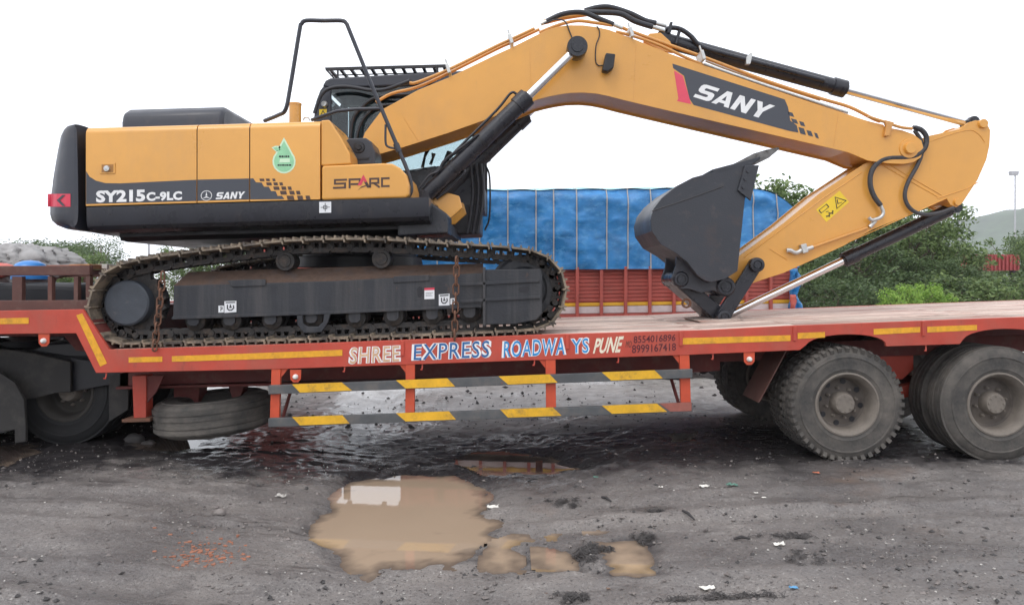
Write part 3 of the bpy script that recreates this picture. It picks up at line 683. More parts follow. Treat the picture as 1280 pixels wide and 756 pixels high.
mb.prism([(1060, 500), (1150, 478), (1165, 478), (1250, 505), (1250, 516), (1160, 492), (1060, 511)], 1.8, 1.9, .66); obj('suspension_bracket', mb, 'trailer_red', trailer, bevel=.006)
a, d_ = P(982, 439, .14), P(948, 503, .14); b_, c_ = a + Vector((0, .48, 0)), d_ + Vector((0, .48, 0))
mb = MB(); o_ = Vector((.012, 0, .004)); mb.add([a, b_, c_, d_, a + o_, b_ + o_, c_ + o_, d_ + o_], [(0, 1, 2, 3), (7, 6, 5, 4), (0, 4, 5, 1), (1, 5, 6, 2), (2, 6, 7, 3), (3, 7, 4, 0)])
obj('mudflap', mb, 'rack_brown', trailer)
obj('air_tank', MB().tube([P(878, 462, 1.1), P(900, 452, 1.4)], .05, 10), 'chassis', trailer, smooth=40)
# spare wheel lying under the bed
sp = thing('spare_wheel', 'dusty spare tyre slung flat under the red trailer bed behind the hazard bars', 'spare tyre', (0, 0, 0))
wl[sp] = Vector(); c = Vector((P(268, 500, .66).x, 0.66, .34))
r = obj('rim', rim_mesh(), 'rim_dark', sp, c, smooth=40); tq = obj('tyre', tyre_mesh(Rr=.555, W=.32, lug=False), 'rubber', sp, c, smooth=35)
for o in (r, tq): o.rotation_euler = (R(-90 + 1), R(-4), 0)
# rack on the gooseneck
rk = obj('rack', MB().prism([(-420, 334), (112, 332), (112, 344), (-420, 347)], .1, .16), 'rack_brown', trailer, bevel=.006)
obj('rack_rail', MB().prism([(-420, 378), (112, 375), (112, 388), (-420, 391.5)], .1, .16), 'rack_brown', rk, bevel=.006)
obj('rack_rail', MB().prism([(-420, 334), (-20, 332.5), (-20, 344.5), (-420, 347)], 2.84, 2.9, .1), 'rack_brown', rk)
obj('rack_rail', MB().prism([(-420, 378), (-20, 376), (-20, 389), (-420, 391.5)], 2.84, 2.9, .1), 'rack_brown', rk)
for y0 in (.102, 2.842):
    for u0, u1 in ([(15, 27), (59.5, 64.5), (92, 97), (107, 112)] if y0 < 1 else [(-30, -20)]) + [(-110, -100), (-240, -230)]:
        obj('rack_post', MB().prism([(u0, 345.5), (u1, 345.5), (u1, 376.5), (u0, 376.5)], y0, y0 + .056, .1), 'rack_brown', rk)
for u in (-100, -30): obj('rack_rail', MB().prism([(u, 333.5), (u + 6, 333.5), (u + 6, 342), (u, 342)], .161, 2.839, .1), 'rack_brown', rk)
# ------------------------------------------------------------------ tractor unit pulling it (rear end in view)
tr_ = thing('tractor_unit', 'dark dusty rear chassis of the tractor unit under the trailer gooseneck', 'truck', (-5, 1.5, 0))
wy = .72
for u in (80, -62):
    cx = (u - CU) / S(wy)
    for yc in (wy + .14, wy + .46, 2.05, 2.37):
        q = wheel(tr_, (cx, yc, .522), lug=False, rubber='rubber_shaded', rot=(0, R(13 * yc), 0))
    obj('axle', MB().tube([(cx, wy + .3, .522), (cx, 2.3, .522)], .09, 12), 'chassis', tr_, smooth=40)
for y in (1.12, 1.9):
    obj('chassis_rail', MB().prism([(-420, 432), (100, 438), (140, 444), (140, 462), (-420, 462)], y, y + .08, 1.12), 'chassis', tr_, bevel=.006)
obj('rear_plate', MB().prism([(-420, 430), (0, 436), (40, 441), (88, 452), (88, 490), (70, 491), (46, 497), (30, 500), (0, 470), (-420, 470)], .60, .64), 'chassis', tr_, bevel=.008)
obj('mudguard', MB().prism([(88.5, 447), (152, 458), (152, 472), (140, 480), (88.5, 490)], .66, .68), 'black', tr_, bevel=.005)
obj('mudguard', MB().prism([(36, 438), (60, 430), (110, 428), (125, 446), (88, 446)], .7, 1.3), 'black', tr_, bevel=.01)
obj('mudflap', MB().prism([(136, 470), (161, 464), (160, 512), (136, 527)], .62, .64), 'chassis', tr_, bevel=.004)
mb = MB().prism([(-90, 470), (-30, 456), (0, 466), (18, 478), (30, 500), (32, 535), (32, 552), (18, 554), (18, 537), (0, 540), (-90, 545)], .42, .46); obj('mudflap', mb, 'chassis', tr_, bevel=.008)
obj('fifth_wheel', MB().lathe([(0, .0), (.45, .0), (.45, -.06), (0, -.06)], P(20, 424, 1.5), 24, axis='z'), 'black', tr_, smooth=40)
# ------------------------------------------------------------------ things carried on the gooseneck
def blob(name, c, rx, ry, rz, mt, amp=.25, fr=2.2, seed=0, cut=None, nu=40, nv=20):
    mb = MB()
    for j in range(nv + 1):
        th = math.pi * j / nv
        for i in range(nu):
            ph = 2 * math.pi * i / nu; d = Vector((math.sin(th) * math.cos(ph), math.sin(th) * math.sin(ph), math.cos(th)))
            k = 1 + amp * (float(fbm(np.array(d.x * fr + d.z * 1.7 + seed), np.array(d.y * fr - d.z * 1.3 + seed), seed, 4)) - .47) * 2
            p = Vector((d.x * rx * k, d.y * ry * k, d.z * rz * k))
            if cut is not None: p.z = max(p.z, cut)
            mb.v.append(tuple(Vector(c) + p))
    for j in range(nv):
        for i in range(nu): mb.f.append((j * nu + i, j * nu + (i + 1) % nu, (j + 1) * nu + (i + 1) % nu, (j + 1) * nu + i))
    return obj(name, mb, mt, smooth=60)
tag(blob('tarpaulin_bundle', P(22, 332, 1.9), .62, .5, .22, 'grey_sheet', .5, 5, 3, nu=90, nv=44), 'crumpled light grey tarpaulin bundle heaped on the gooseneck rack', 'tarpaulin')
tag(obj('covered_load', MB().prism([(-300, 354), (0, 353), (60, 353.5), (98, 355), (100, 386), (-300, 391)], .3, 1.2, .3), 'dark_cover', bevel=.06, seg=3), 'black covered load filling the brown gooseneck rack', 'load')
c = P(38, 349, .5); tag(obj('plastic_basin', MB().lathe([(.165, 0), (.165, .03), (.152, .035), (.15, .1), (.125, .15), (.07, .178), (0, .186)], c, 28, axis='z'), 'sky_blue_plastic', smooth=50), 'upturned bright blue plastic basin on the gooseneck rack', 'basin')
tag(blob('plastic_sheet', P(-8, 338, .9), .2, .2, .09, 'pink_plastic', .3, 2, 5), 'folded salmon red plastic sheet beside the blue basin', 'plastic sheet')
for u0, u1, v0, y, mt, lb in [(58, 100, 331, 1.1, 'board_a', 'reddish brown board resting across the gooseneck rack'), (86, 112, 330, 1.5, 'board_b', 'orange board lying on top of the gooseneck rack'), (100, 134, 330, 1.9, 'board_c', 'pale weathered board sticking out past the gooseneck rack')]:
    tag(obj('board', MB().prism([(u0, v0 + .5), (u1, v0), (u1, v0 + 6), (u0, v0 + 6.5)], y, y + .25), mt, bevel=.006), lb, 'board')

# ------------------------------------------------------------------ excavator
exc = thing('excavator', 'amber and charcoal crawler excavator folded for transport on the red low-bed trailer', 'excavator', (-1.69, 1.5, 1.09))
CX = -1.69
# --- undercarriage
OUT = [(150, 434), (300, 431), (420, 427.5), (560, 422), (676, 415.5), (697, 401), (708, 386), (712.5, 357), (700, 327), (672, 310), (632, 304), (555, 299.5), (485, 295), (420, 294), (348, 297), (312, 301.5), (245, 309.5), (172, 320), (136, 331), (117, 348), (106, 374), (105, 396), (116, 418), (132, 429)]
TY = .05
path = catmull([Vector((P(u, v, TY).x, P(u, v, TY).z)) for u, v in OUT], 10, True)
seg = [(path[(i + 1) % len(path)] - path[i]).length for i in range(len(path))]
tot = sum(seg); NS = round(tot / .19); pitch = tot / NS
def along(s_):
    s_ %= tot
    for i, l in enumerate(seg):
        if s_ <= l: return path[i].lerp(path[(i + 1) % len(path)], s_ / l)
        s_ -= l
    return path[0]
def shoe_mesh():
    mb = MB(); p = pitch; t_ = .012
    mb.prism_w([(-p * .47, -.024), (p * .34, -.024), (p * .46, -.038), (p * .46, -.066), (p * .41, -.066), (p * .37, -.042), (-p * .46, -.042)], 0, .6)
    for x in (-p * .44, -.005, p * .36): mb.prism_w([(x - .012, -.027), (x + .012, -.027), (x + .006, 0), (x - .006, 0)], .003, .597)
    return mb
def link_mesh():
    mb = MB(); p = pitch
    for y in (0,):
        mb.prism_w([(-p * .46, -.041), (p * .46, -.041), (p * .46, -.060), (-p * .46, -.060)], y, y + .035)
        mb.prism_w([(-p * .50, -.100), (p * .44, -.100), (p * .48, -.135), (p * .40, -.148), (-p * .42, -.148), (-p * .52, -.130)], y - .004, y + .04)
        for x, w2 in ((-p * .40, .022), (0, .016), (p * .40, .022)): mb.prism_w([(x - w2, -.0605), (x + w2, -.0605), (x + w2 * .8, -.0995), (x - w2 * .8, -.0995)], y + .004, y + .03)
        mb.lathe([(0, y - .012), (.03, y - .012), (.03, y + .04), (0, y + .04)], (-p * .5, 0, -.105), 10)
    return mb
shoe0 = link0 = pin0 = None
def make_track(y0, near):
    global shoe0, link0, pin0
    pts = []
    for i in range(NS):
        a, b = along(i * pitch), along((i + 1) * pitch); m = (a + b) / 2; d = (b - a).normalized()
        pts.append((m, math.atan2(d.y, d.x), a))
    # path runs clockwise seen from the camera? keep z outward
    cxm = sum(p.x for p, _, _ in pts) / NS; czm = sum(p.y for p, _, _ in pts) / NS
    frm = []
    for m, ang, a in pts:
        n_ = Vector((-math.sin(ang), math.cos(ang))); out_ = Vector((m.x - cxm, (m.y - czm) * 4))
        frm.append((m, ang if n_.dot(out_) > 0 else ang + math.pi))
    tk = bpy.data.objects.new('track', None); place(tk, exc, (cxm, y0 + .3, czm)); tk.empty_display_size = .1
    for m, ang in frm:                                 # pins joining the links
        q = m + Vector((math.cos(ang), math.sin(ang))) * -pitch * .5 + Vector((-math.sin(ang), math.cos(ang))) * -.105
        if pin0 is None: pin0 = obj('pin', MB().tube([(0, .205, 0), (0, .40, 0)], .02, 8), 'link_steel', tk, (q.x, y0, q.y), smooth=40)
        else: inst(pin0, tk, (q.x, y0, q.y))
    for m, ang in frm:
        loc = (m.x, y0, m.y); rot = (0, -ang, 0)
        if shoe0 is None:
            shoe0 = obj('shoe', shoe_mesh(), 'track_steel', tk, loc, rot=rot); link0 = obj('link', link_mesh(), 'link_steel', tk, (m.x, y0 + .2, m.y), rot=rot)
        else:
            inst(shoe0, tk, loc, rot); inst(link0, tk, (m.x, y0 + .2, m.y), rot)
        inst(link0, tk, (m.x, y0 + .37, m.y), rot)
    # frame
    f0, f1 = y0 + .10, y0 + .48
    fr = obj('track_frame', MB().prism([(217, 357), (420, 351), (604, 341), (604, 384), (420, 392), (216, 399)], f0, f1, .15), 'under_grey', exc, bevel=.008)
    if near:
        obj('frame_lip', MB().prism([(215, 395.5), (420, 388.5), (602, 380.5), (602, 384), (420, 392.3), (215, 399.3)], f0 - .018, f0 - .001, .14), 'under_grey', fr, bevel=.003)
        obj('step_plate', MB().prism([(284, 350.5), (332, 349), (332, 357), (290, 358.5)], f0 - .012, f0 - .001, .14), 'under_grey', fr, bevel=.003)
        obj('step_plate', MB().prism([(492, 345.5), (537, 343.5), (537, 351), (492, 353.5)], f0 - .012, f0 - .001, .14), 'under_grey', fr, bevel=.003)
        obj('idler_guard', MB().prism([(605, 337), (676, 336), (678, 343), (678, 392), (670, 400), (645, 405), (606, 406)], f0 - .03, f0 + .03, .12), 'under_grey', fr, bevel=.008)
        for a, b in [((575, 354), (674, 349)), ((575, 375), (675, 369.5))]:
            obj('guard_rib', MB().prism([a, b, (b[0], b[1] + 3.5), (a[0], a[1] + 3.5)], f0 - .05, f0 - .031, .1), 'under_grey', fr, bevel=.003)
        obj('guard_rib', MB().prism([(603.5, 334), (607, 334), (607, 407), (603.5, 407)], f0 - .05, f0 - .03, .1), 'under_grey', fr, bevel=.003)
        obj('slot', MB().prism([(649, 359), (660, 358), (662, 361), (660, 365), (650, 365.5), (648, 362)], f0 - .034, f0 - .0305, .12), 'black', fr)
        obj('slot', MB().prism([(521, 361), (524, 358), (528, 359), (529, 366), (526, 372), (522, 371)], f0 - .003, f0 - .0005, .14), 'black', fr)
        mb = MB(); a = [P(217, 357, .15), P(420, 351, .15), P(604, 341, .15)]; b = [P(236, 340, .33), P(420, 334, .33), P(604, 329, .33)]
        vs_ = a + b; mb.add(vs_, [(0, 1, 4, 3), (1, 2, 5, 4)]); mb.add([v + Vector((0, 0, -.03)) for v in vs_], [(3, 4, 1, 0), (4, 5, 2, 1)])
        obj('frame_slope', mb, 'frame_top', fr)
    # carrier rollers, track rollers
    for u, v in [(357, 326.5), (477, 323.5)]:
        c = P(u, v, .25); c.y = y0 + .2
        obj('carrier_roller', MB().lathe([(0, -.03), (.055, -.03), (.06, -.02), (.088, -.02), (.09, 0), (.09, .17), (0, .17)], c, 20), 'link_steel', exc, smooth=35)
    for u, v in [(243, 401), (288, 400.5), (339, 399.5), (390, 397.5), (444, 397), (491.5, 395), (540.5, 393), (587, 391)]:
        c = P(u, v, .2); c.y = y0 + .16
        rl = obj('track_roller', MB().lathe([(0, -.02), (.05, -.02), (.06, -.01), (.085, .0), (.095, .01), (.095, .06), (.075, .07), (.075, .2), (.095, .21), (.095, .27), (0, .27)], c, 20), 'link_steel', exc, smooth=35)
        obj('roller_cap', MB().prism_w([(c.x - .06, c.z + .09), (c.x + .06, c.z + .09), (c.x + .055, c.z - .02), (c.x + .03, c.z - .045), (c.x - .03, c.z - .045), (c.x - .055, c.z - .02)], c.y - .045, c.y - .021), 'under_grey', rl, bevel=.005)
    if near:
        obj('track_guide', MB().prism([(371, 395), (378, 394), (379, 404), (384, 408), (398, 408), (404, 402), (405, 393), (413, 392.5), (410, 403), (402, 415), (380, 416), (372, 406)], y0 + .075, y0 + .1, .13), 'under_grey', exc, bevel=.004)
    # idler and sprocket
    c = P(655, 362, .25); c.y = y0 + .24
    obj('idler', MB().lathe([(0, -.05), (.2, -.05), (.22, -.03), (.29, -.03), (.315, -.01), (.315, .01), (.335, .015), (.335, .10), (.315, .105), (.29, .13), (0, .13)], c, 40), 'under_grey', exc, smooth=35)
    c = P(163, 378.5, .25); c.y = y0 + .25
    mb = MB(); nt_ = 21; pr = []
    for k in range(nt_ * 2): a = math.pi * k / nt_; rr = .335 if k % 2 else .285; pr.append((c.x + rr * math.cos(a), c.z + rr * math.sin(a)))
    mb.prism_w(pr, c.y - .02, c.y + .06); sp = obj('sprocket', mb, 'link_steel', exc, bevel=.006)
    obj('final_drive', MB().lathe([(0, -.13), (.195, -.13), (.212, -.118), (.215, -.08), (.215, -.02), (.26, -.019), (.26, .2), (0, .2)], c, 36), 'drive_blue', sp, smooth=35)
    return tk
make_track(TY, True); make_track(2.35, False)
mb = MB().prism([(250, 346), (560, 337), (560, 395), (250, 402)], .75, 2.25, .75); obj('car_body', mb, 'black', exc, bevel=.03)
for a, b in ((.52, .76), (2.24, 2.5)):
    for u0, u1 in ((290, 330), (470, 510)): obj('frame_leg', MB().prism([(u0, 344), (u1, 342), (u1, 385), (u0, 388)], a, b, .5), 'black', exc, bevel=.02)
zc = P(408, 330, 1.5).z
obj('swing_ring', MB().lathe([(0, -.16), (.68, -.16), (.68, -.05), (.62, -.04), (.62, .12), (.55, .2), (0, .2)], (CX, 1.5, zc + .12), 40, axis='z'), 'black', exc, smooth=35)
# track stickers
def sticker(q, y, parent, bg='sticker_white', lines=(), th=.1, ink='ink', yo=.0015):
    s_ = decal('sticker', [[(0, 0), (1, 0), (1, 1), (0, 1)]], q, y, bg, parent)
    if lines: decal('symbol', strokes(lines, th), q, y - yo, ink, s_)
    return s_
hook_l = [[(.1, .88), (.9, .88)], [(.5, .7), (.5, .45)], [(.25, .7), (.25, .35), (.4, .2), (.6, .2), (.78, .38), (.75, .62)], [(.4, .45), (.62, .45)]]
sticker([(280.5, 391), (295.5, 390), (295.5, 376), (280.5, 376.5)], .146, exc, lines=hook_l)
sticker([(273, 390.6), (279.7, 390.4), (279.7, 382), (273, 382)], .146, exc, lines=[[(.3, .75), (.7, .75), (.7, .5), (.45, .5), (.45, .2)]], th=.14)
sticker([(548.5, 382), (562, 381.5), (562, 367), (548.5, 368)], .146, exc, lines=hook_l)
sticker([(563, 380.5), (568.5, 380), (568.5, 372.5), (563, 373)], .146, exc, lines=[[(.3, .75), (.7, .75), (.7, .5), (.45, .5), (.45, .2)]], th=.14)
q = [(530.5, 374), (543, 373.5), (543, 359.5), (530.5, 360)]
s_ = sticker(q, .146, exc, lines=[[(.12, .55), (.85, .55)], [(.12, .42), (.7, .42)], [(.12, .3), (.8, .3)]], th=.03)
decal('header', [[(0, .8), (1, .8), (1, 1), (0, 1)]], q, .1445, 'sticker_red', s_)

# --- upper structure
YB = .2
SL = -10 / 293.
def tv(u): return 158.3 + (u - 107) * (150 - 158.3) / 293
def bv(u): return 257.5 + (u - 107) * (249 - 257.5) / 293
def xsec(name, u0, u1, sec, mt, top=tv, parent=exc, smooth=30, bevel=0, yt=YB, u0b=None):
    mb = MB(); n_ = len(sec); vs_ = []
    for u in (u0, u1):
        b_ = P(u, top(u), yt)
        for y, dz in sec: vs_.append((b_.x, y, b_.z + dz))
    fs_ = [tuple(range(n_ - 1, -1, -1)), tuple(range(n_, 2 * n_))] + [(i, (i + 1) % n_, n_ + (i + 1) % n_, n_ + i) for i in range(n_)]
    mb.add(vs_, fs_); return obj(name, mb, mt, parent, smooth=smooth, bevel=bevel)
hdoor = (bv(107) - tv(107)) / S(YB)
sec = [(YB, -hdoor), (YB, -.07), (YB + .006, -.045), (YB + .02, -.022), (YB + .045, -.006), (YB + .08, 0), (YB + .5, 0), (YB + .5, -hdoor)]
d1 = xsec('engine_door', 107.4, 245.6, sec, 'yellow'); d2 = xsec('engine_door', 246.9, 311.4, sec, 'yellow'); d3 = xsec('engine_door', 312.8, 400, sec, 'yellow')
hin = [(YB + .01, -hdoor + .02), (YB + .01, -.05), (YB + .1, -.02), (2.6, -.02), (2.6, -hdoor + .02)]
xsec('engine_frame', 108, 399, hin, 'black', smooth=None)
xsec('engine_hood', 98, 239, [(.95, -.02), (.95, .2), (.98, .30), (1.08, .36), (2.2, .37), (2.4, .25), (2.4, -.02)], 'charcoal', bevel=.04)
# counterweight, rounded in plan
out = [(107.2, 158.6), (90, 159.4), (83, 160.6), (77, 164), (73, 171), (68.5, 190), (63.5, 215), (61.5, 226), (61, 231), (59.5, 240), (57.5, 258), (57.2, 268), (60, 276), (68, 282), (82, 286.5), (107.2, 288.5)]
pts = [P(u, v, .36) for u, v in out]; xr = pts[0].x; xl = min(p.x for p in pts)
mb = MB(); secs = [(.175, .42, .03), (.19, .30, .012), (.24, .17, .004), (.33, .06, 0), (.46, .0, 0), (.8, -.06, 0), (1.5, -.12, 0), (2.2, -.06, 0), (2.6, .03, 0), (2.76, .17, 0), (2.825, .42, .03)]
zm = sum(p.z for p in pts) / len(pts)
for y, dx, dz in secs:
    for p in pts:
        k = (xr - p.x) / (xr - xl); mb.v.append((p.x + dx * k, y, p.z + (zm - p.z) * dz * 2))
n_ = len(pts); m_ = len(secs)
mb.f = [tuple(range(n_)), tuple((m_ - 1) * n_ + i for i in range(n_ - 1, -1, -1))]
for j in range(m_ - 1):
    for i in range(n_): mb.f.append((j * n_ + i, j * n_ + (i + 1) % n_, (j + 1) * n_ + (i + 1) % n_, (j + 1) * n_ + i))
cw = obj('counterweight', mb, 'charcoal', exc, smooth=32)
# reflector on the counterweight corner, laid on its curved face
def cwpt(u, v, lift=.004):
    # nearest surface point seen through the pixel: march on the section table
    best = None
    for j in range(60):
        y = .176 + j * .005; 
        for (y0, d0, _), (y1, d1_, _) in zip(secs, secs[1:]):
            if y0 <= y <= y1: dx = d0 + (d1_ - d0) * (y - y0) / (y1 - y0); break
        p = P(u, v, y)
        # left boundary at this height
        zs = sorted([(q.z, q.x) for q in pts if q.x < xr - .02]); lx = zs[0][1]
        for (za, xa), (zb, xb) in zip(zs, zs[1:]):
            if za <= p.z <= zb: lx = xa + (xb - xa) * (p.z - za) / max(1e-6, zb - za)
        k = (xr - lx) / (xr - xl)
        if p.x >= lx + dx * k: best = p; break
    if best is None: best = P(u, v, .3)
    return best + Vector((-.004, -lift * 1.2, 0))
mb = MB(); cols = [60.5, 64, 68, 72, 76, 80, 84, 89]
for a, b in zip(cols, cols[1:]): mb.add([cwpt(a, 258.5), cwpt(b, 258.5), cwpt(b, 242.5), cwpt(a, 242.5)], [(0, 1, 2, 3)])
rf = obj('reflector', mb, 'sticker_red', cw)
mb = MB(); mb.add([cwpt(72, 250.5, .008), cwpt(79, 244, .008), cwpt(83, 244, .008), cwpt(76, 250.5, .008), cwpt(83, 257.5, .008), cwpt(79, 257.5, .008)], [(0, 1, 2, 3), (0, 3, 4, 5)]); obj('chevron', mb, 'charcoal', rf)
# band, lettering and squares on the doors
yd = YB - .0016
obj('paint_band', MB().flat([[(107.6, 214), (112, 221), (120, 226), (132, 229), (150, 229.3), (245.5, 224.8), (245.5, 251.3), (107.6, 255.2)]], yd), 'decal_grey', d1)
obj('paint_band', MB().flat([[(247, 224.7), (311.3, 223.2), (311.3, 249.4), (247, 251.3)]], yd), 'decal_grey', d2)
obj('paint_band', MB().flat([[(312.9, 223.2), (316.5, 223), (320, 228), (327, 228.3), (330, 233.5), (336, 233.5), (339, 239), (344.5, 239), (347, 245), (352.5, 244.8), (355.5, 249), (312.9, 249.4)]], yd), 'decal_grey', d3)
sq = []
for j, (v, us) in enumerate([(225, [325, 333, 341]), (230, [333.5, 342.5, 350]), (235.4, [342.5, 352.5, 360.5]), (241, [351, 362.5, 371]), (247.3, [359.5, 372.5, 383])]):
    for i, u in enumerate(us):
        w0 = [2.9, 2.3, 1.8][i] * (1 + .12 * j); h0 = 1.6 + .26 * j; sq.append([(u, v + h0), (u + 2 * w0, v + h0), (u + 2 * w0 - h0 * .5, v - h0), (u - h0 * .5, v - h0)])
obj('paint_squares', MB().flat([[(a, b + .0) for a, b in q_] for q_ in sq], yd), 'brown_ink', d3)
text('lettering', 'SY215', [(120, 253.5), (181.5, 252), (181.5, 236.8), (120, 238.4)], yd - .0015, 'white_paint', d1, .045, 0, space=1.0)
text('lettering', 'C-9LC', [(183, 251.8), (227.5, 250.3), (227.5, 239), (183, 240.4)], yd - .0015, 'white_paint', d1, .05, 0, space=1.05)
LET = {'S': [(1, 1), (1, .78), (.35, .78), (.3, .72), (.3, .66), (.35, .61), (.8, .61), (.95, .55), (1, .42), (1, .18), (.92, .05), (.78, 0), (0, 0), (0, .22), (.62, .22), (.69, .27), (.69, .34), (.63, .39), (.22, .39), (.06, .46), (0, .58), (0, .82), (.08, .95), (.22, 1)],
       'A': [(0, 0), (.36, 1), (.66, 1), (.5, .68), (.39, .36), (.61, .36), (.5, .68), (.66, 1), (1, 0), (.72, 0), (.66, .17), (.34, .17), (.28, 0)],
       'N': [(0, 0), (0, 1), (.3, 1), (.7, .42), (.7, 1), (1, 1), (1, 0), (.7, 0), (.3, .58), (.3, 0)],
       'Y': [(0, 1), (.32, 1), (.52, .64), (.74, 1), (1.06, 1), (.67, .42), (.67, 0), (.36, 0), (.36, .42)]}
def sany(q, y, parent, shear=.25, gap=.055):
    ws = [.26, .27, .25, .26]; x = 0; polys = []
    tw = sum(ws) + gap * .4 * 3
    for ch, w0 in zip('SANY', ws):
        pl = LET[ch]
        pl = [((x + a * w0) / tw, b) for a, b in pl]
        if ch == 'A':                                  # split so that the counter stays open
            pa = LET['A']; f = lambda i: ((x + pa[i][0] * w0) / tw, pa[i][1])
            g_ = lambda a, b: ((x + a * w0) / tw, b)
            polys += [[g_(0, 0), g_(.28, 0), g_(.34, .17), g_(.39, .36), g_(.5, .70), g_(.5, 1), g_(.36, 1)], [g_(.5, .70), g_(.61, .36), g_(.66, .17), g_(.72, 0), g_(1, 0), g_(.66, 1), g_(.5, 1)], [g_(.34, .17), g_(.66, .17), g_(.61, .36), g_(.39, .36)]]
        else: polys.append(pl)
        x += w0 + gap * .4
    return decal('lettering', [[(a + shear * .2 * b, b) for a, b in p] for p in polys], q, y, 'white_paint', parent)
sany([(269.5, 249.3), (304, 248.2), (304, 239.6), (269.5, 240.7)], yd - .0015, d2, .3)
ring = [[(.5 + .47 * math.cos(2 * math.pi * k / 24), .5 + .47 * math.sin(2 * math.pi * k / 24)) for k in range(25)]]
lq = [(251, 251.2), (265, 250.7), (265, 238), (251, 238.4)]
decal('emblem', strokes(ring, .06) + [[(.5, .92), (.42, .45), (.5, .5)], [(.5, .92), (.5, .5), (.58, .45)], [(.5, .44), (.12, .2), (.42, .28)], [(.5, .44), (.42, .28), (.5, .3)], [(.5, .44), (.88, .2), (.58, .28)], [(.5, .44), (.58, .28), (.5, .3)]], lq, yd - .0015, 'white_paint', d2)
# green drop sticker
def drop(sc):
    p = [(355, 172)] + [(355 + sc * 14.5 * math.sin(a) * (1 if abs(a) < 2.2 else 1), 202 - sc * 15 * math.cos(a)) for a in [R(d) for d in (48, 65, 85, 105, 125, 145, 165, 180, 195, 215, 235, 255, 275, 295, 312)]]
    p[0] = (355, 202 - sc * 30); return p
ds = obj('drop_sticker', MB().flat([drop(1.0), [(352, 187), (345, 190), (339.5, 184.5), (344, 182.5), (350, 182.5)]], yd), 'sticker_green_pale', d3)
obj('drop_face', MB().flat([drop(.86), [(351, 187.4), (345.5, 189), (341.5, 185), (346, 183.8)]], yd - .0014), 'sticker_green', ds)
bars = [[(a, b + h), (a + w0, b + h), (a + w0, b), (a, b)] for b, h, row in ((194.6, 2.3, [(348.8, 2.6), (352, 2.2), (354.8, 1), (356.6, 2.4), (359.6, 2)]), (205.6, 1.9, [(347, 2.6), (350.2, 1.8), (352.6, 2.4), (355.6, 1.6), (357.8, 2.6), (361, 3)])) for a, w0 in row]
obj('lettering', MB().flat(bars, yd - .0028), 'ink', ds)
obj('symbol', MB().flat([[(349, 203.5), (362.5, 203), (362, 198.2), (350, 198.6)]], yd - .0028), 'sticker_green_pale', ds)
# door lock
lk = obj('door_lock', MB().prism([(124.5, 204), (144, 203.5), (144, 217), (124.5, 217.6)], YB - .006, YB - .001), 'yellow', d1, bevel=.003)
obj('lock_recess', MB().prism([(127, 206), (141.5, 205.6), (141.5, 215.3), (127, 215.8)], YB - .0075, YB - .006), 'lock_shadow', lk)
obj('key_barrel', MB().lathe([(0, -.02), (.026, -.018), (.03, 0)], P(134, 211, YB - .007), 16), 'zinc', lk, smooth=40)
# skirt and revolving frame
hs = 31 / S(YB)
xsec('revolving_frame', 107.4, 536, [(YB + .01, 0), (YB + .01, -.13), (YB + .02, -.18), (YB + .05, -.215), (YB + .12, -hs), (YB + .4, -hs - .01), (2.4, -hs - .01), (2.78, -.1), (2.78, 0)], 'black_gloss', top=lambda u: bv(u) + 1.3, smooth=25)
xsec('belly_plate', 128, 556, [(.5, -.2), (.5, -.27), (.62, -.31), (2.4, -.31), (2.4, -.2)], 'black', top=lambda u: bv(u) + 1.3, smooth=None)
for u in (150, 163, 182): obj('bolt_boss', MB().prism([(u, 296), (u + 8, 296), (u + 7, 301), (u + 1, 301)], .7, .9), 'black', exc)
# front cover boxes
def cover(u): return 207.6 + (u - 402) * (203 - 207.6) / 90
tb = obj('tool_box', MB().prism([(402, 209), (404, 207.2), (478, 204), (490, 204.5), (500, 210), (508, 219), (511.5, 232), (511, 244), (507, 247), (402, 250)], YB - .01, YB + .75), 'yellow', exc, bevel=.018, seg=3)
xsec('front_cover', 400.7, 437, [(YB, -.43), (YB, -.07), (YB + .006, -.045), (YB + .02, -.022), (YB + .045, -.006), (YB + .08, 0), (YB + .6, 0), (YB + .6, -.43)], 'yellow') if 0 else None
fcv = obj('front_cover', MB().prism([(400.8, 150.2), (411, 149.4), (426, 172), (437, 192), (438, 205), (400.8, 207.2)], YB + .01, YB + .7, YB), 'yellow', exc, bevel=.014, seg=3)
for r_ in range(3):
    for c_ in range(6):
        a = P(411 + r_ * 0, 155, YB)
        t_ = .2 + c_ * .12; x_ = P(411, 149.4, YB).lerp(P(437, 192, YB), t_); nrm = Vector((.86, 0, .5))
        obj('vent_slot', MB().obox(x_ + Vector((0, .12 + r_ * .14, 0)) + nrm * .002, Vector((0, 1, 0)), Vector((.5, 0, -.86)), nrm, .045, .008, .002), 'black', fcv)
bb = obj('filler_box', MB().prism([(432, 175.5), (436, 173), (457, 172.3), (464, 177), (468, 188), (469, 205.6), (436, 207)], .55, .95), 'charcoal', exc, bevel=.015, seg=3)
obj('cap', MB().lathe([(0, -.03), (.025, -.03), (.03, -.012), (.055, -.01), (.06, 0)], P(448.5, 184.5, .549), 18), 'black', bb, smooth=40)
obj('latch', MB().prism([(444, 198), (461, 196.5), (461, 199), (444, 200.5)], .54, .549), 'black', bb)
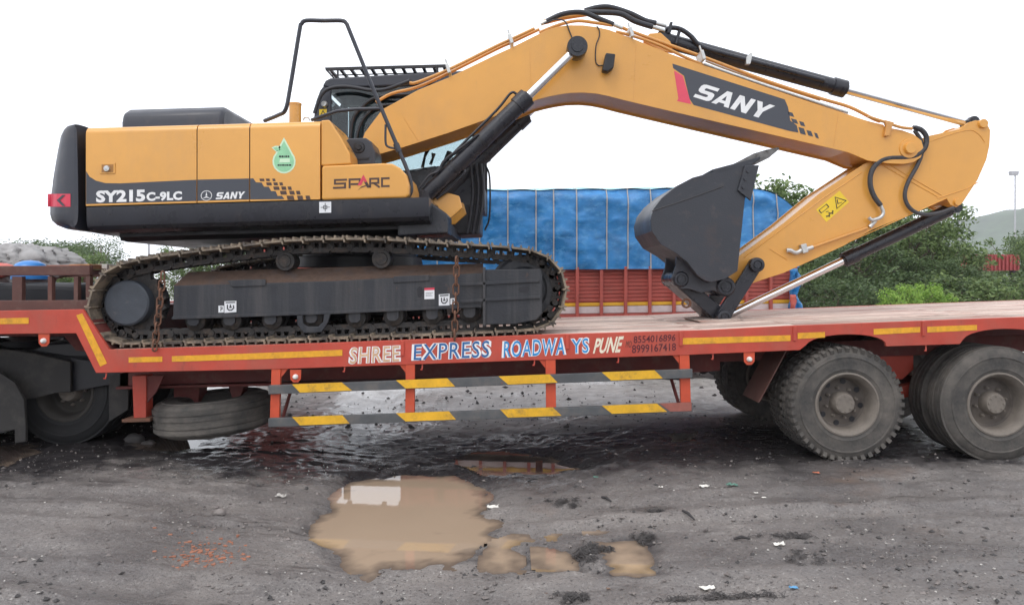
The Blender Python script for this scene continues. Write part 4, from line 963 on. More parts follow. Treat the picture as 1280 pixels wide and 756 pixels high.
# SPARC
spq = [(416.5, 236.2), (487, 233.8), (487, 221.6), (416.5, 224)]
AS = 5.77
decal('lettering', [[(q[0] / AS, q[1]) for q in p] for p in strokes([[(a * AS, b) for a, b in ln] for ln in [[(.245, .9), (.03, .9), (.03, .52), (.21, .52), (.21, .1), (-.005, .1)], [(.29, -.0), (.29, .9), (.47, .9), (.47, .42), (.31, .42)], [(.62, -.0), (.62, .0)] if 0 else [(.655, 0.0), (.655, .9), (.80, .9), (.80, .46), (.675, .46)], [(.72, .44), (.825, .0)], [(1.0, .9), (.865, .9), (.865, .1), (1.0, .1)]]],   .2)] + [[(.425, -.30), (.50, .14), (.62, .34), (.56, .12), (.49, .0)], [(.545, .62), (.60, .62), (.66, .0), (.60, .0)]], spq, YB - .0125, 'brown_ink', tb)
decal('lettering', [[(.43, .26), (.50, .30), (.535, .75), (.575, .55), (.60, .66), (.535, 1.35)]], spq, YB - .0138, 'sticker_red', tb)
sticker([(399, 266.3), (414, 265.8), (414, 252), (399, 252.5)], YB + .004, exc, lines=[[(.5, .12), (.5, .88)], [(.12, .5), (.88, .5)], [(.36, .36), (.64, .36), (.64, .64), (.36, .64), (.36, .36)]], th=.05)
# handrail, exhaust
hy = .3
hr = obj('handrail', MB().tube(catmull([P(331, 151, hy + .3), P(348, 144, hy + .1), P(357, 137, hy), P(363, 108, hy), P(374.5, 38, hy), P(377, 30, hy), P(383, 26, hy), P(404, 26.2, hy), P(427, 26.2, hy), P(433, 30, hy), P(437, 39, hy), P(463, 103, hy), P(497, 184, hy), P(508, 210, hy), P(513, 226, hy), P(514, 238, hy), P(511, 245, hy), P(505, 248, hy)], 5), .0195, 10), 'charcoal', exc, smooth=60)
obj('rail_brace', MB().tube([P(390, 150, hy + .05), P(398, 147, hy), P(421, 139, hy), P(445, 136.6, hy), P(478, 136, hy)], .017, 8), 'charcoal', hr, smooth=60)
obj('rail_hook', MB().tube(catmull([P(482, 156, hy), P(482, 178, hy), P(486, 184, hy), P(497, 186, hy)], 4), .011, 8), 'charcoal', hr, smooth=60)
obj('clamp', MB().tube([P(495, 180, hy), P(499, 190, hy)], .03, 10), 'charcoal', hr, smooth=40)
obj('exhaust_pipe', MB().lathe([(.0, -.1), (.062, -.1), (.062, .155), (.066, .155), (.066, .175), (.05, .175), (.05, .1), (0, .1)], P(369, 150, 1.1), 24, axis='z'), 'yellow', exc, smooth=40)
obj('lifting_eye', MB().tube([P(383 + 4.0 * math.cos(math.pi * k / 8), 151 - 4.5 * math.sin(math.pi * k / 8), .6) for k in range(9)], .008, 6), 'zinc', exc, smooth=50)

# --- cab
YC0, YC1 = 1.88, 2.82
def cabp(px, y0, y1): return MB().prism(px, y0, y1, YC0)
cab = obj('cab', cabp([(392, 264), (392, 148), (395, 126), (400, 113), (405, 106.5), (413.5, 103), (413.5, 264)], YC0, YC0 + .05), 'charcoal', exc, bevel=.012)
for y0, y1 in ((YC1 - .05, YC1),): obj('pillar', cabp([(392, 264), (392, 148), (395, 126), (400, 113), (405, 106.5), (413.5, 103), (413.5, 264)], y0, y1), 'charcoal', cab, bevel=.012)
obj('roof', cabp([(403, 108), (407, 101), (413, 98), (480, 94), (582, 88.5), (592, 92), (596, 100), (596, 103.5), (480, 108.5), (413.5, 111)], YC0 - .012, YC1 + .012), 'charcoal', cab, bevel=.02, seg=3)
for y0 in (YC0 + .004, YC1 - .06):
    obj('front_pillar', cabp([(586, 104), (596, 103.7), (606, 196), (606, 262), (592, 262), (592, 200)], y0, y0 + .056), 'black', cab, bevel=.01)
    obj('lower_panel', cabp([(413.7, 214), (520, 213), (556, 206), (591.8, 200), (591.8, 262), (413.7, 264)], y0, y0 + .045), 'black_gloss', cab, bevel=.01)
    obj('side_window', cabp([(413.8, 111.4), (480, 108.8), (585.8, 104.2), (591.6, 199), (556, 205.5), (520, 212.7), (413.8, 213.7)], y0 + .02, y0 + .026), 'glass', cab)
obj('added_dark_panel', cabp([(416, 112), (480, 109.5), (584, 105), (586, 138), (470, 143), (438, 160), (416, 166)], YC1 - .09, YC1 - .08), 'dark_panel_grey', cab)  # panel added inside the far window to darken the upper glass
obj('window_trim', MB().tube(catmull([P(437, 182, YC0 - .02), P(441, 150, YC0 - .02), P(452, 135, YC0 - .02), P(466, 124, YC0 - .02), P(485, 119.5, YC0 - .02), P(520, 118, YC0 - .02)], 5), .022, 8), 'black', cab, smooth=60)
obj('window_trim', MB().tube(catmull([P(444, 185, YC0 - .02), P(449, 160, YC0 - .02), P(460, 142, YC0 - .02), P(480, 132, YC0 - .02), P(520, 129, YC0 - .02)], 5), .018, 8), 'black', cab, smooth=60)
obj('windscreen', cabp([(593, 104), (596, 104), (604, 196), (604, 230), (601, 230), (601, 197)], YC0 + .065, YC1 - .065), 'glass', cab)
obj('front_panel', cabp([(600, 232), (605, 232), (605, 262), (600, 262)], YC0 + .065, YC1 - .065), 'black', cab)
obj('rear_panel', cabp([(392.5, 264), (392.5, 190), (397, 190), (397, 264)], YC0 + .051, YC1 - .051), 'charcoal', cab)
obj('rear_window', cabp([(393, 189), (393, 150), (397, 125), (402, 113), (404, 113), (399.5, 126), (396, 150), (396, 189)], YC0 + .055, YC1 - .055), 'glass', cab)
obj('floor', cabp([(398, 258), (599, 258), (599, 263), (398, 263)], YC0 + .06, YC1 - .07), 'black', cab)
mb = cabp([(460, 225), (505, 222), (507, 232), (462, 236)], 2.1, 2.55); mb.add(*(lambda m: (m.v, m.f))(cabp([(446, 150), (458, 148), (470, 224), (458, 226)], 2.1, 2.55))); obj('seat', mb, 'seat_black', cab, bevel=.04, seg=3)
obj('console', cabp([(500, 212), (545, 205), (548, 236), (500, 240)], YC0 + .1, YC0 + .3), 'black', cab, bevel=.03)
obj('control_lever', MB().tube([P(528, 210, 2.1), P(531, 196, 2.1), P(535, 186, 2.1)], [.02, .015, .03], 8), 'black', cab, smooth=60)
obj('control_lever', MB().tube([P(538, 206, 2.4), P(541, 198, 2.4), P(542, 192, 2.4)], [.02, .015, .03], 8), 'black', cab, smooth=60)
obj('monitor', cabp([(548, 202), (556, 182), (562, 184), (556, 205)], 2.2, 2.45), 'black', cab, bevel=.01)
st_ = sticker([(399, 146.5), (408.5, 146), (408.5, 136.3), (399, 136.8)], YC0 - .002, cab, 'sticker_yellow', [[(.2, .25), (.8, .25), (.5, .8), (.2, .25)]], .09)
obj('work_lamp', MB().lathe([(0, -.05), (.03, -.05), (.04, -.01), (.0, 0)], P(406, 131, YC0 - .003), 14), 'zinc', cab, smooth=40)
gd = obj('roof_guard', cabp([(406, 84.6), (556, 80.6), (560, 81), (560, 84), (407, 88)], YC0, YC0 + .03), 'black', cab)
obj('guard_bar', cabp([(406, 84.6), (560, 80.6), (560, 84), (407, 88)], YC1 - .03, YC1), 'black', gd)
for u in range(410, 560, 13): obj('guard_bar', cabp([(u, 84.9 - (u - 410) * .026), (u + 3.6, 84.8 - (u - 410) * .026), (u + 3.6, 87.4 - (u - 410) * .026), (u, 87.5 - (u - 410) * .026)], YC0 + .031, YC1 - .031), 'black', gd)
for k in range(1, 5):
    y = YC0 + k * (YC1 - YC0) / 5; obj('guard_bar', cabp([(408, 88.1), (556, 84.1), (556, 85.4), (408, 89.4)], y, y + .012), 'black', gd)
for y in (YC0 + .002, YC1 - .028):
    obj('guard_foot', cabp([(407, 88), (410, 88), (419, 98), (416, 98)], y, y + .02), 'black', gd); obj('guard_foot', cabp([(421, 88), (423, 88), (423, 98), (421, 98)], y, y + .02), 'black', gd)
    obj('guard_foot', cabp([(545, 84.4), (548, 84.4), (548, 91), (545, 91)], y, y + .02), 'black', gd)
obj('hose', MB().tube(catmull([P(393, 142, 1.75), P(401, 120, 1.75), P(412, 111, 1.75), P(428, 108.5, 1.75), P(445, 110, 1.75), P(464, 113, 1.7), P(482, 112, 1.6), P(500, 106, 1.5), P(513, 101, 1.4)], 5), .022, 8), 'rubber_hose', exc, smooth=60)
obj('grab_rail', MB().tube(catmull([P(606, 205, 1.9), P(612, 222, 1.9), P(612, 270, 1.9), P(606, 288, 1.9)], 5), .012, 6), 'black', cab, smooth=60)
for k, u in enumerate((590, 597, 603)): obj('front_hose', MB().tube(catmull([P(u - 2, 205, 1.82), P(u + 1, 235, 1.8), P(u - 1, 262, 1.8), P(u - 6, 292, 1.8)], 5), .018, 7), 'rubber_hose', exc, smooth=60)
obj('cab_mount', MB().prism([(500, 262), (600, 256), (600, 292), (500, 296)], 1.85, 2.7), 'black', exc, bevel=.02)
obj('boom_bracket', MB().prism([(545, 246), (560, 241), (574, 245), (578, 260), (562, 274), (520, 278), (518, 258)], 1.1, 1.17), 'yellow', exc, bevel=.01)
obj('boom_bracket', MB().prism([(545, 246), (560, 241), (574, 245), (578, 260), (562, 274), (520, 278), (518, 258)], 1.83, 1.9, 1.1), 'yellow', exc, bevel=.01)
obj('front_step', MB().prism([(497, 250), (530, 247), (560, 268), (560, 292), (497, 296)], .45, .9), 'black_gloss', exc, bevel=.02)

# --- boom
BY0, BY1 = 1.21, 1.79
boomp = [(478, 137), (522, 113), (560, 97.5), (619, 69), (639, 60), (671, 44), (684, 37.5), (697, 33.6), (712, 31.8), (729, 32), (745, 34), (761, 37.5), (787, 47), (839, 68), (899, 88.5), (960, 110), (1024, 131.5), (1076, 149), (1112, 160), (1128, 163), (1142, 168), (1152, 176), (1155, 187), (1151, 197), (1142, 203), (1130, 205), (1112, 204.5), (1085, 201), (1060, 190.5), (980, 172), (880, 149), (820, 135), (780, 125.5), (761, 120.5), (745, 117.3), (729, 116), (712, 116.5), (697, 118.8), (684, 121.5), (671, 125), (647, 135), (600, 152.5), (560, 166.5), (505, 184), (467, 195), (457, 190), (452, 178), (456, 166)]
boom = obj('boom', MB().prism(inset(boomp, 2.2), BY0 + .022, BY1 - .022, BY0), 'yellow', exc)
bpn = obj('boom_side_plate', MB().prism(boomp, BY0, BY0 + .0215), 'yellow', boom, bevel=.003)
obj('boom_side_plate', MB().prism(boomp, BY1 - .0215, BY1, BY0), 'yellow', boom, bevel=.003)
obj('boom_pin', MB().lathe([(0, -.05), (.055, -.05), (.06, -.04), (.06, -.012), (.10, -.012), (.105, .0), (.105, BY1 - BY0 + .012), (0, BY1 - BY0 + .012)], P(1136, 186, BY0), 24), 'yellow', boom, smooth=35)
for pl in ([(478, 150), (500, 181)], [(505, 148), (524, 178)]):
    obj('weld_seam', MB().tube([P(*pl[0], BY0), P(*pl[1], BY0)], .004, 6), 'yellow', bpn)
for a, b in [((1048, 141), (1042, 183)), ((662, 60), (664, 122)), ((795, 55), (792, 125))]:
    obj('weld_seam', MB().tube([P(*a, BY0), P(*b, BY0)], .003, 6), 'yellow', bpn)
# boom decal
yb = BY0 - .0016
obj('paint_panel', MB().flat([[(840.5, 79.8), (981, 124.5), (985, 134), (988, 151), (996, 157), (998, 166), (987, 164), (867, 131.5), (862, 124), (855, 95), (841.5, 85.5)]], yb), 'decal_grey', bpn)
obj('paint_stripe', MB().flat([[(842.5, 88.5), (853.5, 95), (864, 130.5), (846, 126.5), (848, 123.5)]], yb), 'sticker_pink', bpn)
obj('paint_squares', MB().flat([[(984.5, 139.5), (990.5, 141.2), (993, 146.5), (987, 145)], [(988.5, 148), (995.5, 149.8), (998, 155.3), (991, 153.6)], [(998.8, 151.5), (1004.5, 153), (1006.8, 158.5), (1001, 157)], [(998, 159), (1005, 160.8), (1007.5, 169), (1000.5, 167.2)], [(1008, 162.7), (1014, 164.2), (1016.5, 171), (1010.5, 169.5)], [(1017.5, 165.8), (1021.5, 167), (1023.8, 173.5), (1019.8, 172.2)]], yb), 'decal_grey', bpn)
sany([(866.5, 121.2), (955, 149.5), (962, 130.5), (873, 103)], yb - .0015, bpn, .32)
# top pipes with clamps
def pipe(name, px, y, r, mt='yellow_pipe', par=boom, n=8, k=4): return obj(name, MB().tube(catmull([P(u, v, y) for u, v in px], k), r, n), mt, par, smooth=60)
pipe('hydraulic_pipe', [(512, 104), (522, 103), (560, 87.5), (620, 58), (640, 49), (668, 36)], BY0 + .05, .017)
pipe('hydraulic_pipe', [(470, 128), (490, 117), (522, 109), (560, 92), (620, 62), (640, 53), (674, 37)], BY0 + .12, .017)
pipe('hydraulic_pipe', [(674, 41), (700, 31), (722, 26.5), (745, 29), (765, 32)], BY0 + .09, .018)
pipe('hydraulic_pipe', [(778, 35), (790, 40), (838, 57), (880, 72), (960, 102), (1025, 123), (1062, 134), (1090, 148), (1100, 152)], BY0 + .12, .019)
pipe('hydraulic_pipe', [(770, 40), (790, 45), (825, 57), (868, 77), (940, 105), (1000, 124), (1040, 138), (1080, 152), (1104, 158)], BY0 + .05, .017)
pipe('hydraulic_pipe', [(880, 80), (905, 89), (960, 108), (1025, 129.5), (1060, 141)], BY0 + .01, .015, 'zinc')
pipe('hydraulic_pipe', [(882, 76), (905, 85), (960, 104), (1025, 125)], BY0 + .2, .015, 'zinc')
for u, v in [(561, 86.5), (638.5, 50), (787.5, 41.5), (876, 70)]:
    c_ = P(u, v, BY0 + .06); m_ = MB().obox(c_ + Vector((0, 0, -.02)), Vector((.95, 0, .3)).normalized(), Vector((0, 1, 0)), Vector((-.3, 0, .95)).normalized(), .018, .11, .052)
    m_.tube([c_ + Vector((-.01, -.06, .02)), c_ + Vector((-.03, -.06, .09))], .012, 6); obj('pipe_clamp', m_, 'zinc', boom, bevel=.006)
def hose(px, y, r=.026, mt='rubber_hose', name='hose', par=boom): return pipe(name, px, y, r, mt, par, 10, 6)
hose([(683, 27), (700, 19), (716, 15.8), (731, 16.5), (747, 23), (767, 31)], 1.3, .027)
hose([(731, 14), (747, 9.8), (763, 9.6), (787, 17), (806, 26), (820, 29.5)], 1.5, .030)
hose([(731, 16), (747, 16), (775, 17.5), (794, 27), (816, 34)], 1.4, .030)
hose([(680, 30), (694, 25), (706, 27), (712, 40), (716, 50)], BY0 - .02, .007, par=bpn)
for px, y in [([(767, 31), (778, 35.5)], 1.3), ([(820, 29.5), (833, 33)], 1.5), ([(816, 34), (831, 39)], 1.4), ([(676, 30.5), (684, 26.5)], 1.3)]: pipe('hose_fitting', px, y, .022, 'zinc')
pipe('hydraulic_pipe', [(680, 28), (705, 22), (738, 17)], 1.45, .03, 'yellow_pipe')
obj('cylinder_lug', MB().prism([(804, 52), (812, 42), (826, 41), (838, 52), (842, 66), (826, 64)], 1.36, 1.40), 'yellow', boom, bevel=.006)
obj('cylinder_lug', MB().prism([(804, 52), (812, 42), (826, 41), (838, 52), (842, 66), (826, 64)], 1.60, 1.64, 1.36), 'yellow', boom, bevel=.006)
# work lamp on the boom with its cable
lm = obj('boom_lamp', MB().prism([(757.5, 66), (769.5, 67.5), (767, 85), (760, 89.5), (753, 88)], BY0 - .13, BY0 - .02, BY0 - .13), 'black', boom, bevel=.012)
obj('lamp_bracket', MB().prism([(757, 74), (763, 74), (763, 84), (757, 84)], BY0 - .021, BY0 - .001), 'black', lm)
hose([(746, 33), (749, 38), (749, 46), (745, 58), (744.5, 76), (748, 82), (754, 82)], BY0 - .012, .006, 'rubber_hose', 'cable', bpn)
# boom cylinders
def ram(name, a, b, f, y, rt, rr, par, tube_mt='black_gloss', sy=None, ends=(.07, .06), w0=.09):
    A = P(*a, sy if sy is not None else y); B = P(*b, sy if sy is not None else y); A.y = B.y = y; m_ = A.lerp(B, f); d = (B - A).normalized()
    o = obj(name, MB().tube([A + d * .06, m_ - d * .16, m_ - d * .16], rt, 20), tube_mt, par, smooth=40)
    obj('gland', MB().tube([m_ - d * .17, m_ - d * .165, m_ - d * .02, m_ - d * .015, m_], [rt * .9, rt * 1.16, rt * 1.16, rt * .8, rt * .72], 20), tube_mt, o, smooth=40)
    obj('rod', MB().tube([m_ - d * .05, B - d * .04], rr, 18), 'chrome', o, smooth=40)
    for q, r_ in ((A, ends[0]), (B, ends[1])):
        obj('rod_eye', MB().lathe([(r_ * .45, -w0 - .012), (r_ * .6, -w0 - .012), (r_ * .62, -w0), (r_, -w0), (r_ * 1.03, -w0 + .01), (r_ * 1.03, w0 - .01), (r_, w0), (0, w0)], q, 22), tube_mt, o, smooth=35)
        obj('pin', MB().lathe([(0, -w0 - .014), (r_ * .42, -w0 - .014), (r_ * .42, w0)], q, 16), tube_mt, o, smooth=35)
    return o, A, B, m_, d
for y in (1.06, 1.94):
    o, A, B, m_, d = ram('boom_cylinder', (527, 250), (721, 61), .69, y, .088, .046, exc, sy=1.06, ends=(.10, .105))
    nrm = Vector((-d.z, 0, d.x))
    obj('oil_line', MB().tube(catmull([A + d * .25 + nrm * .105, A + d * .7 + nrm * .12, m_ - d * .35 + nrm * .125, m_ - d * .12 + nrm * .15, m_ - d * .08 + nrm * .1], 5), .014, 8), tube_mt if 0 else 'black_gloss', o, smooth=60)
    for k in (.3, .55): obj('band', MB().tube([A.lerp(m_, k), A.lerp(m_, k) + d * .03], .094, 20), 'black', o, smooth=40)
    obj('oil_line', MB().tube(catmull([A + d * .12 - nrm * .1, A + d * .3 - nrm * .12, A + d * .5 - nrm * .11, A + d * .55 - nrm * .08], 5), .016, 8), 'black', o, smooth=60)
for off, y in ((0, .98), (.035, 1.0)): hose([(497, 262), (520, 240), (536, 220), (548, 214), (556, 200), (580, 182 + off * 100), (598, 168)], y, .012, par=exc)
# arm cylinder on top of the boom
o, A, B, m_, d = ram('arm_cylinder', (828, 50), (1212, 154), .60, 1.5, .084, .05, exc, ends=(.085, .06))
nrm = Vector((-d.z, 0, d.x))
obj('oil_line', MB().tube(catmull([P(832, 37, 1.4), P(842, 35, 1.4), P(853, 38, 1.4), P(864, 46, 1.4), P(876, 58, 1.4), P(900, 66, 1.4), P(960, 82, 1.4), P(1030, 101, 1.4)], 6), .026, 10), 'black_gloss', o, smooth=60)
obj('line_bracket', MB().tube([P(845, 55, 1.4), P(850, 36, 1.4)], .018, 8), 'black_gloss', o, smooth=60)
obj('line_bracket', MB().prism([(933, 72), (938, 66), (941, 67), (938, 80), (933, 80)], 1.36, 1.42), 'zinc', o)
obj('line_bracket', MB().prism([(834, 41), (838, 27.5), (841, 28), (839, 40)], 1.36, 1.42), 'black_gloss', o)

# --- arm
AY0, AY1 = 1.285, 1.715
armp = [(1080, 205), (1110, 192), (1143, 176.5), (1161, 170), (1200, 161.5), (1210, 153.5), (1220, 150.5), (1233, 153), (1238, 163), (1237, 182), (1233, 200), (1222, 225), (1203, 254), (1196, 259), (1188, 256), (1183, 247.5), (1143, 266), (1091, 287), (1054, 307.5), (980, 341), (955, 349), (935, 356), (918, 362.5), (906, 368), (897, 364), (895, 353), (901, 344), (914, 332), (925, 319), (980, 278.5), (1024, 242)]
arm = obj('arm', MB().prism(inset(armp, 2.0), AY0 + .02, AY1 - .02, AY0), 'yellow', exc)
apn = obj('arm_side_plate', MB().prism(armp, AY0, AY0 + .0195), 'yellow', arm, bevel=.003)
obj('arm_side_plate', MB().prism(armp, AY1 - .0195, AY1, AY0), 'yellow', arm, bevel=.003)
inner = [(1104, 197), (1150, 181), (1205, 163.5), (1222, 167), (1231, 178)]
obj('weld_seam', MB().tube(catmull([P(u, v, AY0) for u, v in inner], 4), .005, 6), 'yellow', apn, smooth=60)
for pl in ([(1100, 205), (1172, 246)], [(1104, 202), (1177, 244)], [(1172, 248), (1208, 236), (1222, 228)], [(1060, 303), (1183, 248)], [(930, 322), (1030, 247), (1078, 215)], [(962, 311), (984, 325)]):
    obj('weld_seam', MB().tube([P(u, v, AY0) for u, v in pl], .006, 6), 'yellow', apn, smooth=60)
for (u, v), r_ in (((1228, 155), .045), ((1196, 253), .035)):
    obj('arm_pin', MB().lathe([(0, -.03), (r_, -.03), (r_ * 1.08, -.02), (r_ * 1.08, AY1 - AY0 + .03), (0, AY1 - AY0 + .03)], P(u, v, AY0), 20), 'yellow', arm, smooth=35)
# warning sticker
wq = [(1033, 277.5), (1061.5, 252.5), (1049.5, 238.5), (1020, 262)]
ws_ = sticker(wq, AY0 - .0016, apn, 'sticker_yellow', [[(.55, .2), (.95, .2), (.75, .85), (.55, .2), (.95, .2)], [(.75, .65), (.68, .4), (.82, .3)], [(.06, .62), (.38, .62), (.38, .85), (.06, .85), (.06, .62)], [(.2, .5), (.28, .42)], [(.12, .3), (.2, .12), (.26, .34), (.34, .12), (.4, .3)], [(.1, .22), (.42, .22)]], .035)
# pipe and hoses on the arm
obj('arm_pipe', MB().tube([P(1084, 285, AY0 - .03), P(1013, 310, AY0 - .03)], .016, 8), 'yellow_pipe', arm, smooth=60)
for px in ([(1016, 309), (1006, 312), (1002, 314)], [(1003, 312), (995, 316), (988, 313), (983, 313)], [(1087, 284), (1094, 276)]): obj('pipe_fitting', MB().tube(catmull([P(u, v, AY0 - .035) for u, v in px], 4), .024, 8), 'zinc', arm, smooth=50)
obj('pipe_clamp', MB().prism([(1001, 306), (1008, 304), (1011, 315), (1004, 317)], AY0 - .07, AY0 - .001), 'zinc', arm, bevel=.006)
h1 = catmull([P(u, v, AY0 - .06) for u, v in [(1141, 159), (1152, 163), (1158, 172), (1156, 185), (1146, 194), (1132, 197), (1110, 198), (1097, 204), (1089, 216), (1088, 232), (1093, 246), (1101, 257)]], 7)
ah = obj('arm_hose', MB().tube(h1, .021, 10), 'rubber_hose', arm, smooth=60)
sl = MB()
for i in range(2, len(h1) - 1):                        # spiral guard
    a, b = h1[i], h1[i + 1]
    for k in (0, .5): q = a.lerp(b, k); dd = (b - a).normalized(); sl.tube([q - dd * .006, q + dd * .006], .0265, 10)
obj('spiral_guard', sl, 'hose_sleeve', ah, smooth=40)
obj('pipe_fitting', MB().tube(catmull([P(u, v, AY0 - .06) for u, v in [(1101, 257), (1104, 266), (1100, 272), (1090, 275), (1086, 272)]], 4), .02, 8), 'zinc', arm, smooth=50)
obj('arm_hose', MB().tube(catmull([P(u, v, AY0 - .045) for u, v in [(1143, 163), (1151, 176), (1152, 192), (1146, 208), (1135, 228), (1131, 244), (1135, 257), (1144, 265), (1157, 268), (1174, 266), (1192, 260)]], 6), .021, 10), 'hose_sleeve', arm, smooth=60)
obj('pipe_clamp', MB().prism([(1106, 150), (1118, 153), (1116, 157), (1112, 170), (1106, 170), (1108, 158)], BY0 - .04, BY0 - .001), 'yellow_pipe', boom, bevel=.006)
pipe('hydraulic_pipe', [(1085, 146), (1104, 152), (1125, 159), (1140, 161)], BY0 - .02, .016)
# bucket cylinder under the arm
o, A, B, m_, d = ram('bucket_cylinder', (1192, 260), (905, 396.5), .485, 1.5, .072, .043, exc, ends=(.06, .065), w0=.07)

# --- bucket and linkage
KY0, KY1 = .95, 2.0
back = [(940, 205), (900, 213), (866, 222), (845, 233), (827, 248), (817, 261), (813, 275), (814.5, 289), (826, 305.5), (846, 317), (859, 327.5), (872, 344), (880, 350), (889, 353), (907, 348.5), (922, 338.5)]
bucket = obj('bucket', MB(), 'bucket_grey', exc) if 0 else None
bw = [P(u, v, KY0) for u, v in back]; th = .022
nrm_ = []
for i in range(len(bw)):
    t_ = (bw[min(i + 1, len(bw) - 1)] - bw[max(i - 1, 0)]).normalized(); nrm_.append(Vector((-t_.z, 0, t_.x)))
ins = [p + n_ * th * (1 if n_.dot(Vector((P(880, 280, KY0) - p))) > 0 else -1) for p, n_ in zip(bw, nrm_)]
mb = MB(); prof_ = [(p.x, p.z) for p in bw] + [(p.x, p.z) for p in ins[::-1]]
mb.prism_w(prof_, KY0 + .025, KY1 - .025); bucket = obj('bucket', mb, 'bucket_grey', exc, smooth=25)
sp_ = back + [(931, 251), (936, 225)]
for y0 in (KY0, KY1 - .0245): obj('side_plate', MB().prism(sp_, y0, y0 + .0245, KY0), 'bucket_grey', bucket, bevel=.004)
obj('weld_seam', MB().tube([P(815, 264, KY0), P(860, 249, KY0), P(904, 233, KY0)], .006, 6), 'black', bucket)
obj('wear_plate', MB().prism([(880, 352.5), (889, 354.5), (908, 350), (922, 340), (922, 334), (905, 343), (889, 347)], KY0 - .012, KY0 - .001), 'bucket_grey', bucket, bevel=.004) if 0 else None
for y0 in (KY0 - .03, KY1 + .005):
    sc_ = obj('side_cutter', MB().prism([(931, 207), (949, 206.5), (938.5, 251), (922.5, 238)], y0, y0 + .028, KY0 - .03), 'bucket_grey', bucket, bevel=.005)
    if y0 < 1:
        for u, v in ((934.5, 214), (931.5, 224), (929, 234)): obj('bolt', MB().lathe([(0, -.014), (.016, -.014), (.019, -.002), (.019, 0)], P(u, v, y0), 8), 'bucket_grey', sc_)
obj('cutting_edge', MB().prism([(890, 212), (945, 197.5), (950, 195.5), (951, 198), (940, 206), (892, 216)], KY0, KY1, KY0), 'bucket_grey', bucket, bevel=.004)
for k in range(5):
    y = KY0 + .02 + k * (KY1 - KY0 - .15) / 4
    tq = obj('tooth', MB().prism([(915, 206), (943, 191.5), (958, 187), (974, 183.6), (975.5, 185.6), (962, 197), (948, 204), (920, 209)], y, y + .11, KY0), 'worn_steel', bucket, bevel=.006)
for y0 in (1.2, 1.74):
    hg = obj('hinge_plate', MB().prism([(848, 312), (856, 326), (866, 338), (880, 349), (898, 352), (914, 349), (918, 360), (913, 367), (902, 369), (892, 363), (876, 366), (862, 361), (852, 361), (843, 356), (840, 347), (845, 333), (846, 318)], y0 - .1, y0 - .05, KY0 + .15), 'bucket_grey', bucket, bevel=.006)
for (u, v), r_ in (((851, 349), .085), ((907, 358.5), .105)):
    obj('hinge_boss', MB().lathe([(0, -.02), (r_ * .45, -.02), (r_ * .45, -.005), (r_ * .6, -.005), (r_ * .6, -.02), (r_ * .8, -.02), (r_, 0), (r_, .62), (0, .62)], P(u, v, 1.1) + Vector((0, 0, 0)), 20), 'black_gloss', bucket, smooth=35)
def linkbar(name, a, b, y0, y1, w0, mt='black_gloss', yt=1.1):
    A, B = P(*a, yt), P(*b, yt); d = (B - A).normalized(); n_ = Vector((-d.z, 0, d.x)) * w0; pr = []
    for k in range(9): t_ = math.pi * k / 8; q = A - d * w0 * math.sin(t_) + n_ * math.cos(t_); pr.append((q.x, q.z))
    for k in range(9): t_ = math.pi * k / 8; q = B + d * w0 * math.sin(t_) - n_ * math.cos(t_); pr.append((q.x, q.z))
    o = obj(name, MB().prism_w(pr, y0, y1), mt, exc, bevel=.01)
    return o
for y0, y1 in ((1.13, 1.19), (1.81, 1.87)): linkbar('guide_link', (946, 331), (905, 396), y0, y1, .075)
linkbar('bucket_link', (851, 349), (905, 396), 1.22, 1.78, .075, yt=1.13)
for (u, v), r_ in (((946, 331), .075), ((905, 396), .07)):
    obj('link_pin', MB().lathe([(0, -.03), (r_ * .5, -.03), (r_ * .5, -.01), (r_ * .62, -.01), (r_ * .62, -.032), (r_, -.028), (r_ * 1.05, 0), (r_ * 1.05, .04), (0, .04)], P(u, v, 1.1), 22), 'black_gloss', exc, smooth=35)
    obj('link_pin', MB().lathe([(0, 0), (r_ * .5, 0), (r_ * .5, .7), (0, .7)], P(u, v, 1.13), 16), 'black_gloss', exc, smooth=35)
obj('lifting_lug', MB().tube([P(858 + 5 * math.cos(2 * math.pi * k / 12), 379 + 5 * math.sin(2 * math.pi * k / 12), 1.2) for k in range(12)], .014, 6, closed=True), 'rust', exc, smooth=50)
# wooden chock under the linkage
tag(obj('timber_chock', MB().prism([(872, 401), (925, 398), (934, 401.5), (926, 404), (880, 405)], 1.0, 1.7), 'deck_wood', bevel=.006), 'flat timber chock under the bucket linkage on the trailer deck', 'timber')
# ------------------------------------------------------------------ lashing chains
def chain(a, b, label, y, ll=.105):
    A, B = P(*a, y), P(*b, y); L_ = (B - A).length; n_ = int(L_ / (ll * .74)); d = (B - A).normalized()
    ch = thing('chain', label, 'chain', B, 'lashing chains over the near track')
    src = None
    for i in range(n_):
        c = A.lerp(B, (i + .5) / n_); pts = []
        for k in range(12):
            t_ = 2 * math.pi * k / 12; x = .026 * math.cos(t_); z = .026 * math.sin(t_) + (ll / 2 - .026) * (1 if math.sin(t_) > 0 else -1); pts.append((x, 0, z))
        if src is None: o = src = obj('link', MB().tube(pts, .0085, 6, closed=True), 'rust', ch, c, smooth=60)
        else: o = inst(src, ch, c)
        o.rotation_euler = (0, -math.atan2(-d.x, -d.z) * -1, R(8 if i % 2 else 82) + random.uniform(-.2, .2))
    return ch
chain((204, 341), (193, 437), 'rusty lashing chain hanging beside the round final drive cover', -.03)
chain((571, 322), (568, 424), 'rusty lashing chain hanging beside the grey track frame stickers', -.03)

